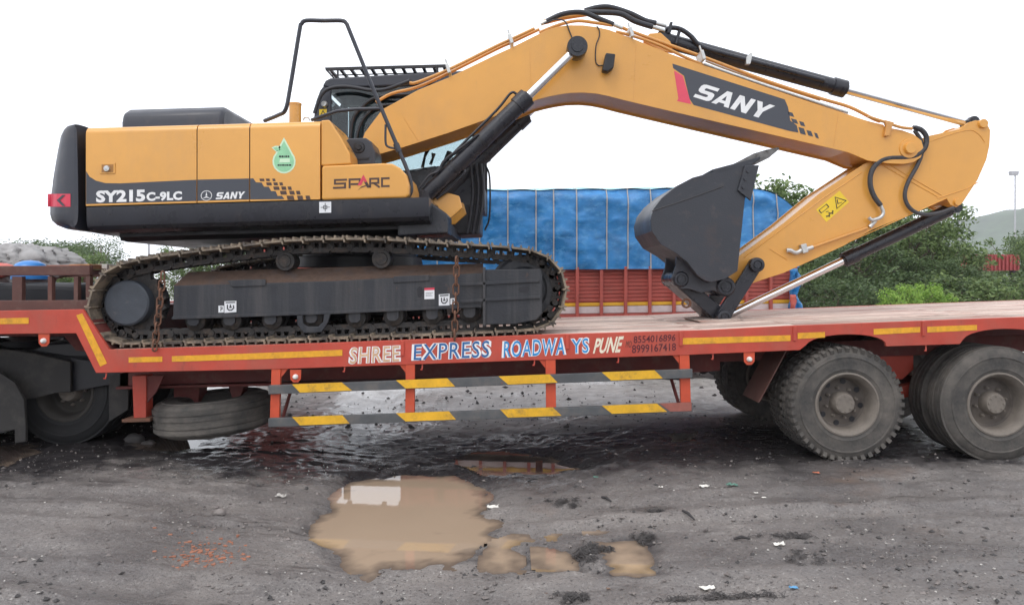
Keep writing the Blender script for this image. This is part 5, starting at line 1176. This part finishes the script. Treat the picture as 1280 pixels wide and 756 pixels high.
# ------------------------------------------------------------------ covered truck parked behind
TYK = 5.5
trk = thing('covered_truck', 'red slatted cargo truck under a roped blue tarpaulin, parked behind the trailer', 'truck', (P(720, 400, TYK).x, TYK + 1.2, 0))
def T(px, y0, y1, name, mt, par, bevel=0): return obj(name, MB().prism(px, y0, y1, TYK), mt, par, bevel=bevel)
def sl_(u): return -(u - 440) * .014
U0, U1 = 500, 992
core = T([(U0, 338), (U1, 338 + sl_(U1)), (U1, 398 + sl_(U1)), (U0, 402)], TYK + .06, TYK + 2.4, 'cargo_body', 'cargo_red', trk)
NB = 9
for k in range(NB):
    v0 = 339 + k * 4.75; mt = 'cargo_red'
    T([(U0, v0 + .25 + sl_(U0)), (U1, v0 + .25 + sl_(U1)), (U1, v0 + 4.4 + sl_(U1)), (U0, v0 + 4.4 + sl_(U0))], TYK + .04, TYK + .059, 'board', mt, core, .008)
T([(U0, 382.2), (U1, 382.2 + sl_(U1)), (U1, 386.4 + sl_(U1)), (U0, 386.4)], TYK + .02, TYK + .059, 'board', 'cargo_yellow', core, .006)
T([(U0, 387), (U1, 387 + sl_(U1)), (U1, 395.5 + sl_(U1)), (U0, 395.5)], TYK + .02, TYK + .059, 'board', 'cargo_white', core, .006)
T([(U0, 396), (U1, 396 + sl_(U1)), (U1, 401 + sl_(U1)), (U0, 402)], TYK + .01, TYK + .059, 'board', 'cargo_red', core, .006)
u = 508
while u < U1:
    T([(u, 338 + sl_(u)), (u + 4, 338 + sl_(u)), (u + 4, 400 + sl_(u)), (u, 400 + sl_(u))], TYK - .045, TYK + .02, 'stake', 'cargo_red', core, .008); u += 30.2
T([(843, 391), (874, 390.5), (874, 398), (843, 398.5)], TYK - .06, TYK - .046, 'step_plate', 'cargo_red', core)
# tarpaulin: lofted skin with sag between ropes, folds and a pale roof
xa, xb = P(494, 300, TYK).x, P(1000, 300, TYK).x
ztop = P(700, 240, TYK).z; zbot = P(700, 339, TYK).z
nxs, prof = 230, []
for k in range(19): prof.append((0.0, zbot + (ztop - .16 - zbot) * k / 18, 0))
for k in range(1, 6): a = math.pi / 2 * k / 5; prof.append((.2 * (1 - math.cos(a)), ztop - .16 + .16 * math.sin(a), 1))
for k in range(1, 9): prof.append((.2 + 2.1 * k / 8, ztop + .14 * math.sin(math.pi * k / 8), 1))
for k in range(1, 6): a = math.pi / 2 * k / 5; prof.append((2.3 + .2 * math.sin(a), ztop - .16 * (1 - math.cos(a)), 1))
prof.append((2.5, zbot, 0))
mb = MB()
ropes_u = [510 + 31 * i + random.uniform(-8, 8) for i in range(16)]
for i in range(nxs + 1):
    t_ = i / nxs; x = xa + (xb - xa) * t_; uu = 494 + 506 * t_
    rd = min(abs(uu - r) for r in ropes_u) / 15.5
    endf = min(1, (xb - x) / .75, (x - xa) / .5); endf = 1 - (1 - max(0, endf)) ** 2
    for j, (y, z, rf) in enumerate(prof):
        fo = (float(fbm(np.array(x * 1.6 + z * .9), np.array(z * 2.6 - x * .5), 61, 4)) - .47)
        fo2 = abs(float(fbm(np.array(x * 2.2 - z * 2.4), np.array(z * 3 + x), 77, 3)) - .44)
        bulge = .03 * (1 - (1 - rd) ** 2) * (1 if j > 1 else .2)
        top_ = (z - zbot) / (ztop - zbot)
        zz = z + (.05 * fo if rf else .02 * fo) - (top_ * .42 * (1 - endf))
        yy = TYK - .02 + y - (bulge if y < .3 else -bulge * .3) + .12 * fo * (1 if y < .3 else .3) - .14 * fo2 + (.25 * (1 - endf) if y < .3 else 0)
        if y < .3: yy = min(yy, TYK + .02)
        mb.v.append((x + (.06 * fo if endf < 1 else 0), yy, zz + sl_(uu) * -.6 / S(TYK)))
m_ = len(prof)
for i in range(nxs):
    for j in range(m_ - 1): mb.f.append((i * m_ + j, (i + 1) * m_ + j, (i + 1) * m_ + j + 1, i * m_ + j + 1))
for i in (0, nxs):
    mb.f.append(tuple(i * m_ + j for j in range(m_)))
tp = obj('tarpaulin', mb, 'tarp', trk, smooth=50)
mb = MB()
for i in range(nxs):
    for j in range(21, 34):
        pass
rv = tp.data.vertices
for r in ropes_u:
    if r > 990: continue
    i = int((r - 494) / 506 * nxs); pts = []
    for j in range(0, 26):
        c = rv[i * m_ + j].co; pts.append(Vector((c.x, c.y, c.z)) + (Vector((0, -.012, 0)) if j < 19 else Vector((0, -.004, .012))))
    obj('rope', MB().tube(pts, .011, 5), 'rope', tp, smooth=60)
# pale sheet lying over the roof of the load
mb = MB(); js = list(range(23, 33)); n_ = len(js)
for i in range(0, nxs + 1, 2):
    for j in js: c = rv[i * m_ + j].co; mb.v.append((c.x, c.y - .01, c.z + .016 + .006 * math.sin(i * .31 + j)))
rows = len(range(0, nxs + 1, 2))
for i in range(rows - 1):
    for j in range(n_ - 1): mb.f.append((i * n_ + j, (i + 1) * n_ + j, (i + 1) * n_ + j + 1, i * n_ + j + 1))
obj('top_sheet', mb, 'tarp_pale', tp, smooth=60)
# cloth hanging off the tail, wheels, chassis, cab
mb = MB()
for j in range(14):
    for i in range(5):
        mb.v.append((P(984 + i * 3 + 1.5 * math.sin(j * .9 + i), 0, TYK).x, TYK - .12 + .05 * math.sin(i * 2.1 + j * .7), P(0, 336 + j * 4, TYK).z))
for j in range(13):
    for i in range(4): mb.f.append((j * 5 + i, j * 5 + i + 1, j * 5 + 6 + i, j * 5 + 5 + i))
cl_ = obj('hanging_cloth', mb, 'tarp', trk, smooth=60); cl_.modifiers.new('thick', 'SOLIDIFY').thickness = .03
mb = MB()
for j in range(6):
    for i in range(3): mb.v.append((P(982 + i * 3.2 + math.sin(j * .8), 0, TYK).x, TYK - .19 + .03 * math.sin(i * 2 + j), P(0, 368 + j * 3.5, TYK).z))
for j in range(5):
    for i in range(2): mb.f.append((j * 3 + i, j * 3 + i + 1, j * 3 + 4 + i, j * 3 + 3 + i))
c2 = obj('hanging_cloth', mb, 'pink_plastic', trk, smooth=60); c2.modifiers.new('thick', 'SOLIDIFY').thickness = .02
obj('chassis_rail', MB().prism([(330, 404), (985, 397), (985, 409), (330, 416)], TYK + .6, TYK + .7, TYK), 'chassis', trk)
obj('chassis_rail', MB().prism([(330, 404), (985, 397), (985, 409), (330, 416)], TYK + 1.7, TYK + 1.8, TYK), 'chassis', trk)
for u in (345, 840, 915):
    for y in (TYK + .15, TYK + 2.2): wheel(trk, (P(u, 0, TYK).x, y, .522), lug=False, rubber='rubber_shaded')
cb = obj('cab', MB().prism([(304, 415), (300, 360), (308, 314), (318, 306), (388, 304), (388, 415)], TYK + .1, TYK + 2.3, TYK), 'cargo_red', trk, bevel=.06, seg=3)
obj('window', MB().prism([(315, 345), (322, 318), (360, 317), (360, 345)], TYK + .085, TYK + .099, TYK), 'black_gloss', cb); obj('door', MB().prism([(310, 348), (362, 347), (362, 400), (310, 402)], TYK + .08, TYK + .099, TYK), 'cargo_red', cb, bevel=.008)

# ------------------------------------------------------------------ trees and bushes
def leaf_cloud(mb, c, r, n, size, rg, flat=.75):
    for _ in range(n):
        d = Vector(rg.normal(size=3)); d.normalize(); rad = rg.random() ** .45
        p = c + Vector((d.x * r, d.y * r, d.z * r * flat)) * rad
        a = Vector(rg.normal(size=3)).normalized(); b = a.orthogonal().normalized(); b = (b + a.cross(b) * rg.normal()).normalized()
        s1 = size * (.6 + .8 * rg.random()); nrm = (Vector((0, 0, 1)) + Vector(rg.normal(size=3)) * .7 + d * .5).normalized()
        t1 = nrm.cross(a); t1 = t1.normalized() if t1.length > .01 else nrm.orthogonal().normalized(); t2 = nrm.cross(t1)
        k = len(mb.v); mb.v += [tuple(p - t1 * s1), tuple(p + t2 * s1 * .45), tuple(p + t1 * s1), tuple(p - t2 * s1 * .45)]; mb.f.append((k, k + 1, k + 2, k + 3))
def crown_meshes(seed, h, w0, nclump, nleaf, size, lm, low=.12, trunk=True, sparse=False):
    rg = np.random.default_rng(seed); cr = MB(); tk = MB(); limbs = []
    tk.tube(catmull([(0, 0, -.1), (rg.normal() * .1, rg.normal() * .1, h * .25), (rg.normal() * .25, rg.normal() * .2, h * .55), (rg.normal() * .3, rg.normal() * .3, h * .82)], 4), [h * .028 * (1 - .82 * i / 12) for i in range(13)], 8)
    for i in range(nclump):
        z = low + (1 - low) * (i + rg.random()) / nclump; ang = rg.random() * 6.28
        env = math.sin(math.pi * min(1, .18 + .82 * (1 - z) ** .75)) ** .6 if not sparse else .8
        rr = w0 / 2 * env * (.35 + .65 * rg.random() ** .5)
        c = Vector((rr * math.cos(ang), rr * math.sin(ang), z * h * .96)); cs = w0 * (.10 + .10 * rg.random())
        leaf_cloud(cr, c, cs, nleaf, size, rg)
        if i % 3 == 0: limbs.append((Vector((0, 0, max(.1, z * .6) * h)), c))
    for a, b in limbs: tk.tube([a, a.lerp(b, .5) + Vector((0, 0, -.08 * h * rg.random())), b], [h * .011, h * .007, h * .003], 5)
    def me_(mbx, nm, m):
        me = bpy.data.meshes.new(nm); me.from_pydata(mbx.v, [], mbx.f); me.materials.append(M[m]); return me
    return me_(cr, 'crown', lm), me_(tk, 'trunk', 'bark')
TM = [crown_meshes(11, 6, 5.2, 70, 95, .13, 'leaf'), crown_meshes(12, 6, 5.8, 75, 95, .13, 'leaf_dark'), crown_meshes(13, 6, 4.6, 60, 100, .12, 'leaf'), crown_meshes(14, 6, 6.4, 80, 90, .14, 'leaf_dark', .05)]
SP = crown_meshes(15, 6, 6.0, 22, 60, .10, 'leaf_dark', .55, sparse=True)
BU = [crown_meshes(16, 2, 2.6, 40, 90, .075, 'leaf_bright', .05), crown_meshes(17, 2, 3.2, 40, 90, .085, 'leaf', .02), crown_meshes(18, 2, 3.4, 40, 90, .085, 'leaf_dark', .02)]
def tree(k, u, y, h, label, wsc=1.0, name='tree', cat='tree', group=None, ms=None):
    ms = ms or TM[k]; x = (u - CU) / S(y)
    o = thing(name, label, cat, (x, y, 0), group); base = 6 if ms in TM or ms is SP else 2
    for m, nm in zip(ms, ('crown', 'trunk')):
        q = bpy.data.objects.new(nm, m); col.objects.link(q); q.parent = o; wl[q] = Vector((x, y, 0))
    s_ = h / base; o.scale = (s_ * wsc, s_ * wsc, s_); o.rotation_euler = (0, 0, random.uniform(0, 6.28)); return o
gR = 'thicket of trees behind the trailer tail'
for k, u, y, h, ws, lb in [
    (1, 1005, 34, 5.4, 1.0, 'dark leafy tree just past the tail of the blue-covered truck'), (0, 1052, 31, 5.0, 1.0, 'mid green tree under the bucket cylinder'),
    (3, 1100, 33, 5.2, 1.05, 'broad dark tree behind the excavator arm'), (2, 1140, 29, 4.9, 1.0, 'leafy green tree under the arm hoses'),
    (0, 1165, 30, 5.3, 1.05, 'tallest green tree of the thicket, below the arm elbow'), (1, 1196, 33, 3.7, .75, 'lower dark tree at the edge of the thicket before the hill'),
    (2, 1312, 28, 3.9, .8, 'small green tree at the corner of the red container'), (0, 1262, 50, 4.9, 1.0, 'pale green tree rising over the red container'), (2, 1236, 44, 3.3, 1.1, 'low green tree behind the left end of the container'), (3, 1310, 46, 5.0, 1.0, 'dark tree behind the red container'),
    (3, 1030, 38, 6.2, 1.1, 'dark tree showing above the arm behind the thicket'), (1, 1120, 40, 5.0, 1.1, 'dark tree filling the back of the thicket'), (3, 1080, 28, 3.4, 1.1, 'low dark tree at the foot of the thicket'), (1, 1172, 27, 2.7, 1.1, 'low dark bushy tree under the tallest green tree')]:
    tree(k, u, y, h, lb, ws, group=gR)
for k, u, y, h, ws, lb in [(0, 950, 24, 5.9, .9, 'tree top showing behind the blue tarpaulin beside the bucket'), (2, 76, 28, 2.95, 1.2, 'round green tree beyond the grey tarpaulin bundle'), (0, 100, 30, 3.0, 1.1, 'light green tree beyond the gooseneck boards'),
    (1, 50, 34, 3.6, 1.3, 'dark tree behind the grey tarpaulin bundle'), (3, 20, 50, 4.5, 1.2, 'hazy tree farthest behind the gooseneck'), (1, 84, 52, 4.6, 1.2, 'dark dense tree behind the light green tree'), (3, 112, 48, 4.2, 1.1, 'low broad tree between the boards and the counterweight'), (1, 64, 44, 4.3, 1.2, 'dense dark tree beside the grey bundle'), (2, 228, 44, 3.9, 1.2, 'tree seen under the counterweight, nearest the thin pole'), (0, 268, 46, 4.0, 1.2, 'tree seen under the engine doors'), (3, 320, 48, 4.1, 1.2, 'dark tree seen between track and upper body')]:
    tree(k, u, y, h, lb, ws)
tree(0, 128, 40, 4.6, 'thin sparse tree with open branches left of the pole', .8, ms=SP)
gB = 'bushes along the back of the yard'
for k, u, y, h, ws, lb in [(0, 1120, 19.5, 1.45, .8, 'bright green bush standing in front of the dark thicket'), (0, 1150, 20.0, 1.5, .8, 'bright yellow-green bush in front of the leafy tree'), (0, 1172, 20.5, 1.25, .75, 'small bright bush at the right of the bright pair'),
    (2, 1040, 24, 1.6, 1.2, 'dark bush at the foot of the thicket beside the truck tail'), (2, 1085, 25, 1.7, 1.2, 'dark bush behind the bright green bush'), (1, 1215, 24, 1.8, 1.3, 'green bush below the red container'), (1, 1255, 23, 1.75, 1.4, 'green bush in front of the red container corner'), (2, 1290, 24, 1.9, 1.3, 'dark bush at the end of the yard'), (2, 1140, 26, 1.9, 1.3, 'dark undergrowth bush between the trees')]:
    tree(0, u, y, h, lb, ws, 'bush', 'bush', gB, BU[k])
# red container, mast, pole
cn = thing('container', 'red corrugated container half hidden by trees below the hill', 'container', (P(1240, 330, 38).x, 39, 0))
obj('body', MB().prism([(1196, 318), (1276, 318), (1276, 338), (1196, 338)], 38.2, 40.6, 38), 'far_red', cn)
for k in range(17): u = 1197 + k * 4.8; obj('rib', MB().prism([(u, 319), (u + 2, 319), (u + 2, 337.5), (u, 337.5)], 38.1, 38.199, 38), 'far_red', cn)
for u in (1198, 1270): obj('leg', MB().prism([(u, 338), (u + 4, 338), (u + 4, 388), (u, 388)], 38.3, 38.6, 38), 'chassis', cn)
mt_ = thing('light_mast', 'thin tall floodlight mast on the far hillside', 'mast', (P(1268, 350, 60).x, 60, 0))
obj('pole', MB().tube([P(1268.5, 385, 60), P(1269, 214, 60)], [.09, .05], 8), 'pole_grey', mt_); obj('lamp_head', MB().prism([(1264, 214), (1274, 214), (1273, 219), (1265, 219)], 59.8, 60.2), 'pole_grey', mt_)
po = thing('pole', 'thin grey pole seen under the counterweight', 'pole', (P(186, 350, 30).x, 30, 0)); obj('shaft', MB().tube([P(186, 397, 30), P(186, 298, 30)], .055, 8), 'pole_grey', po, smooth=40)
ty_ = thing('mast', 'lone thin mast rising right of the trees', 'mast', (P(1198, 350, 34).x, 34, 0)); obj('shaft', MB().tube([P(1198, 390, 34), P(1198, 262, 34)], .06, 8), 'pole_grey', ty_, smooth=40)

hz = bpy.data.materials.new('haze'); hz.use_nodes = True; t = hz.node_tree; t.nodes.clear()
pv = t.nodes.new('ShaderNodeVolumePrincipled'); pv.inputs['Color'].default_value = (.93, .95, 1, 1); pv.inputs['Density'].default_value = .00032; pv.inputs['Anisotropy'].default_value = .3
ho = t.nodes.new('ShaderNodeOutputMaterial'); t.links.new(pv.outputs[0], ho.inputs['Volume']); M['haze'] = hz
ho_ = obj('haze', MB().box(-1800, 1800, -1800, 1800, -14, 140), 'haze'); ho_['kind'] = 'stuff'; ho_['label'] = 'thin pale haze lying over the yard and the hill'; ho_['category'] = 'haze'
# ------------------------------------------------------------------ debris on the ground
def stones(name, n, mt, smin, smax, label, area, flat=.6, seed=0, avoid=True):
    rg = np.random.default_rng(seed); mb = MB(); k = 0
    while k < n:
        u = rg.uniform(-80, 1360); v = rg.uniform(*area); p = G(u, v)
        i = min(max(np.searchsorted(xs, p.x), 0), nx - 1); j = min(max(np.searchsorted(ys, p.y), 0), ny - 1)
        k += 1
        if avoid and sdw[j, i] > -.03: continue
        if fbm(np.array(p.x * 1.1), np.array(p.y * 1.1), seed + 3, 3) < .36: continue
        s_ = (smin + (smax - smin) * rg.random() ** 4); z = float(Z[j, i]); a = rg.random() * 6.28; ca, sa = math.cos(a), math.sin(a)
        vs_ = []
        for dx, dy, dz in ((1, 0, 0), (0, 1, 0), (-1, 0, 0), (0, -1, 0), (0, 0, 1), (0, 0, -1)):
            q = rg.uniform(.55, 1.2); dx *= q; dy *= q * .7; dz *= q * flat
            dx += rg.normal() * .15; dy += rg.normal() * .15
            vs_.append((p.x + (dx * ca - dy * sa) * s_, p.y + (dx * sa + dy * ca) * s_, z + dz * s_ + s_ * .15))
        mb.add(vs_, [(0, 1, 4), (1, 2, 4), (2, 3, 4), (3, 0, 4), (1, 0, 5), (2, 1, 5), (3, 2, 5), (0, 3, 5)])
    o = obj(name, mb, mt); o['kind'] = 'stuff'; o['label'] = label; o['category'] = 'gravel'; return o
stones('gravel', 4500, 'chip_mid', .004, .026, 'grey grit scattered over the wet dirt yard', (500, 760), seed=1)
stones('pale_gravel', 3200, 'chip_light', .003, .013, 'pale stone and paper chips scattered over the dirt yard', (520, 760), seed=2)
stones('mud_crumbs', 3600, 'chip_dark', .005, .026, 'dark mud crumbs scattered over the wet dirt yard', (500, 760), seed=3)
stones('yard_rubble', 1500, 'chip_dark', .01, .05, 'dark rubble on the yard beyond the trailer', (462, 540), seed=4)
def clump(u, v, w0, h, n, label, name='straw_clump', mt='straw', seed=0, asp=1.0):
    rg = np.random.default_rng(seed + 100); c = G(u, v); mb = MB()
    subs = [(rg.normal() * .45 * w0, rg.normal() * .45 * w0 * asp, rg.uniform(.15, .42) * w0, rg.uniform(.3, 1)) for _ in range(9)]
    for _ in range(int(n * 1.5)):
        sx, sy, sr, sh = subs[rg.integers(9)]; a = rg.random() * 6.28; r = abs(rg.normal()) * .6
        qx, qy = c.x + sx + math.cos(a) * r * sr, c.y + sy + math.sin(a) * r * sr * max(.3, asp)
        p = Vector((qx, qy, ground_z(qx, qy) + .003 + rg.random() * h * sh * max(.1, 1 - r)))
        d = Vector((rg.normal(), rg.normal(), rg.normal() * .35)).normalized(); l = rg.uniform(.008, .04); mid = p + Vector((0, 0, rg.uniform(0, .015)))
        mb.tube([p - d * l, mid, p + d * l], rg.uniform(.0008, .0022), 4, cap=False)
    o = tag(obj(name, mb, mt), label, 'debris')
    if asp < .5: o['kind'] = 'stuff'
    return o
clump(745, 690, .14, .05, 420, 'dark straw and mud clump between the small puddles', seed=1)
clump(803, 672, .06, .05, 140, 'dark twiggy clump at the corner of the last small puddle', seed=2)
clump(705, 628, .13, .025, 160, 'flat dark straw patch beyond the small puddles', seed=3)
clump(712, 747, .10, .02, 160, 'dark muddy straw clump on the open dirt in front of the small puddles', seed=4)
clump(900, 748, .4, .015, 200, 'long line of dark straw stretching over the bare dirt past the puddles', seed=5, asp=.12)
clump(985, 672, .28, .012, 150, 'long faint line of dark straw across the open dirt', seed=7, asp=.25)
clump(1000, 705, .1, .012, 60, 'sparse dark straw beyond the cream paper scrap', seed=8)
clump(820, 634, .06, .02, 70, 'small dark straw tuft on the bare dirt', seed=6)
def scrap(u, v, w0, label, mt, seed, name='litter', cat='litter', asp=.6, crum=.4):
    w0 *= .72
    rg = np.random.default_rng(seed + 200); c = G(u, v); z = ground_z(c.x, c.y) + .008; mb = MB(); n_ = 5
    for j in range(n_ + 1):
        for i in range(n_ + 1):
            x = (i / n_ - .5) * 2 * w0 * (1 + rg.normal() * .12); y = (j / n_ - .5) * 2 * w0 * asp * (1 + rg.normal() * .12)
            mb.v.append((c.x + x, c.y + y, z + abs(rg.normal()) * w0 * crum * .5))
    for j in range(n_):
        for i in range(n_): mb.f.append((j * 6 + i, j * 6 + i + 1, j * 6 + 7 + i, j * 6 + 6 + i))
    o = tag(obj(name, mb, mt), label, cat); o.modifiers.new('thick', 'SOLIDIFY').thickness = .002; return o
for k, (u, v, w0, lb, mt) in enumerate([(974, 686, .045, 'crumpled cream paper scrap on open dirt', 'paper'), (884, 736, .05, 'torn white paper scrap beside the line of dark straw', 'paper'), (992, 734, .03, 'small light blue plastic scrap on the dirt', 'blue_scrap'),
    (915, 610, .06, 'dark green strip of plastic on dry dirt', 'green_scrap'), (1020, 592, .035, 'small orange scrap lying before the lugged tyre', 'orange_scrap'), (880, 611, .05, 'flat pale scrap beside the green strip', 'paper'),
    (616, 631, .06, 'white torn scrap at the edge of the big puddle', 'paper'), (745, 597, .03, 'small blue-green scrap on dirt near the trailer', 'green_scrap'), (1190, 562, .05, 'white crumpled scrap beside the smooth rear tyre', 'paper'), (826, 612, .025, 'small pale scrap on dirt beyond the puddles', 'paper'), (945, 617, .02, 'tiny white scrap beside the green strip', 'paper'),
    (352, 620, .06, 'pale crushed plastic on grey mud beside the big puddle', 'chip_light'), (955, 620, .022, 'tiny torn white scrap on bare dirt', 'paper')]): scrap(u, v, w0, lb, mt, k)
for k, (u0, v0, u1, v1, lb) in enumerate([(752, 623, 764, 626, 'short dark stick on the dirt past the straw patch'), (853, 642, 868, 648, 'thin dark stick on open dirt'), (917, 676, 938, 677, 'dark twig near the cream paper scrap'), (660, 604, 672, 601, 'short dark stick near the wheel ruts')]):
    a, b = G(u0, v0), G(u1, v1); a.z = ground_z(a.x, a.y) + .012; b.z = ground_z(b.x, b.y) + .012
    tag(obj('stick', MB().tube([a, a.lerp(b, .5) + Vector((0, .01, .01)), b], [.008, .011, .005], 6), 'mud', smooth=60), lb, 'stick')
def rock(u, v, r, label, mt='chip_dark', seed=0, name='clod', cat='clod'):
    c = G(u, v); c.z = ground_z(c.x, c.y) + r * .25
    return tag(blob(name, c, r, r * .8, r * .55, mt, .5, 2.5, seed, nu=16, nv=9), label, cat)
rock(168, 549, .10, 'dark wet clod in the mud behind the landing leg foot', seed=3); rock(186, 551, .07, 'mossy clod beside the dark wet clod', 'straw', seed=4)
rock(275, 645, .045, 'low grey mud lump left of the big puddle', 'chip_mid', 6); rock(268, 632, .035, 'smaller grey mud lump behind the low lump', 'chip_mid', 7)
# broken red brick crumbs pressed into the mud
rg = np.random.default_rng(5); mb = MB()
for _ in range(260):
    c = G(rg.normal(258, 26), rg.normal(692, 10) + 4 * math.sin(_)); s_ = .003 + .010 * rg.random() ** 2; z = ground_z(c.x, c.y)
    mb.obox((c.x, c.y, z + s_ * .15), Vector((1, .3, 0)).normalized(), Vector((-.3, 1, .1)).normalized(), Vector((0, 0, 1)), s_, s_ * .7, s_ * .35)
o = obj('brick_crumbs', mb, 'brick_dust'); o['kind'] = 'stuff'; o['label'] = 'orange brick crumbs pressed into the mud left of the big puddle'; o['category'] = 'rubble'
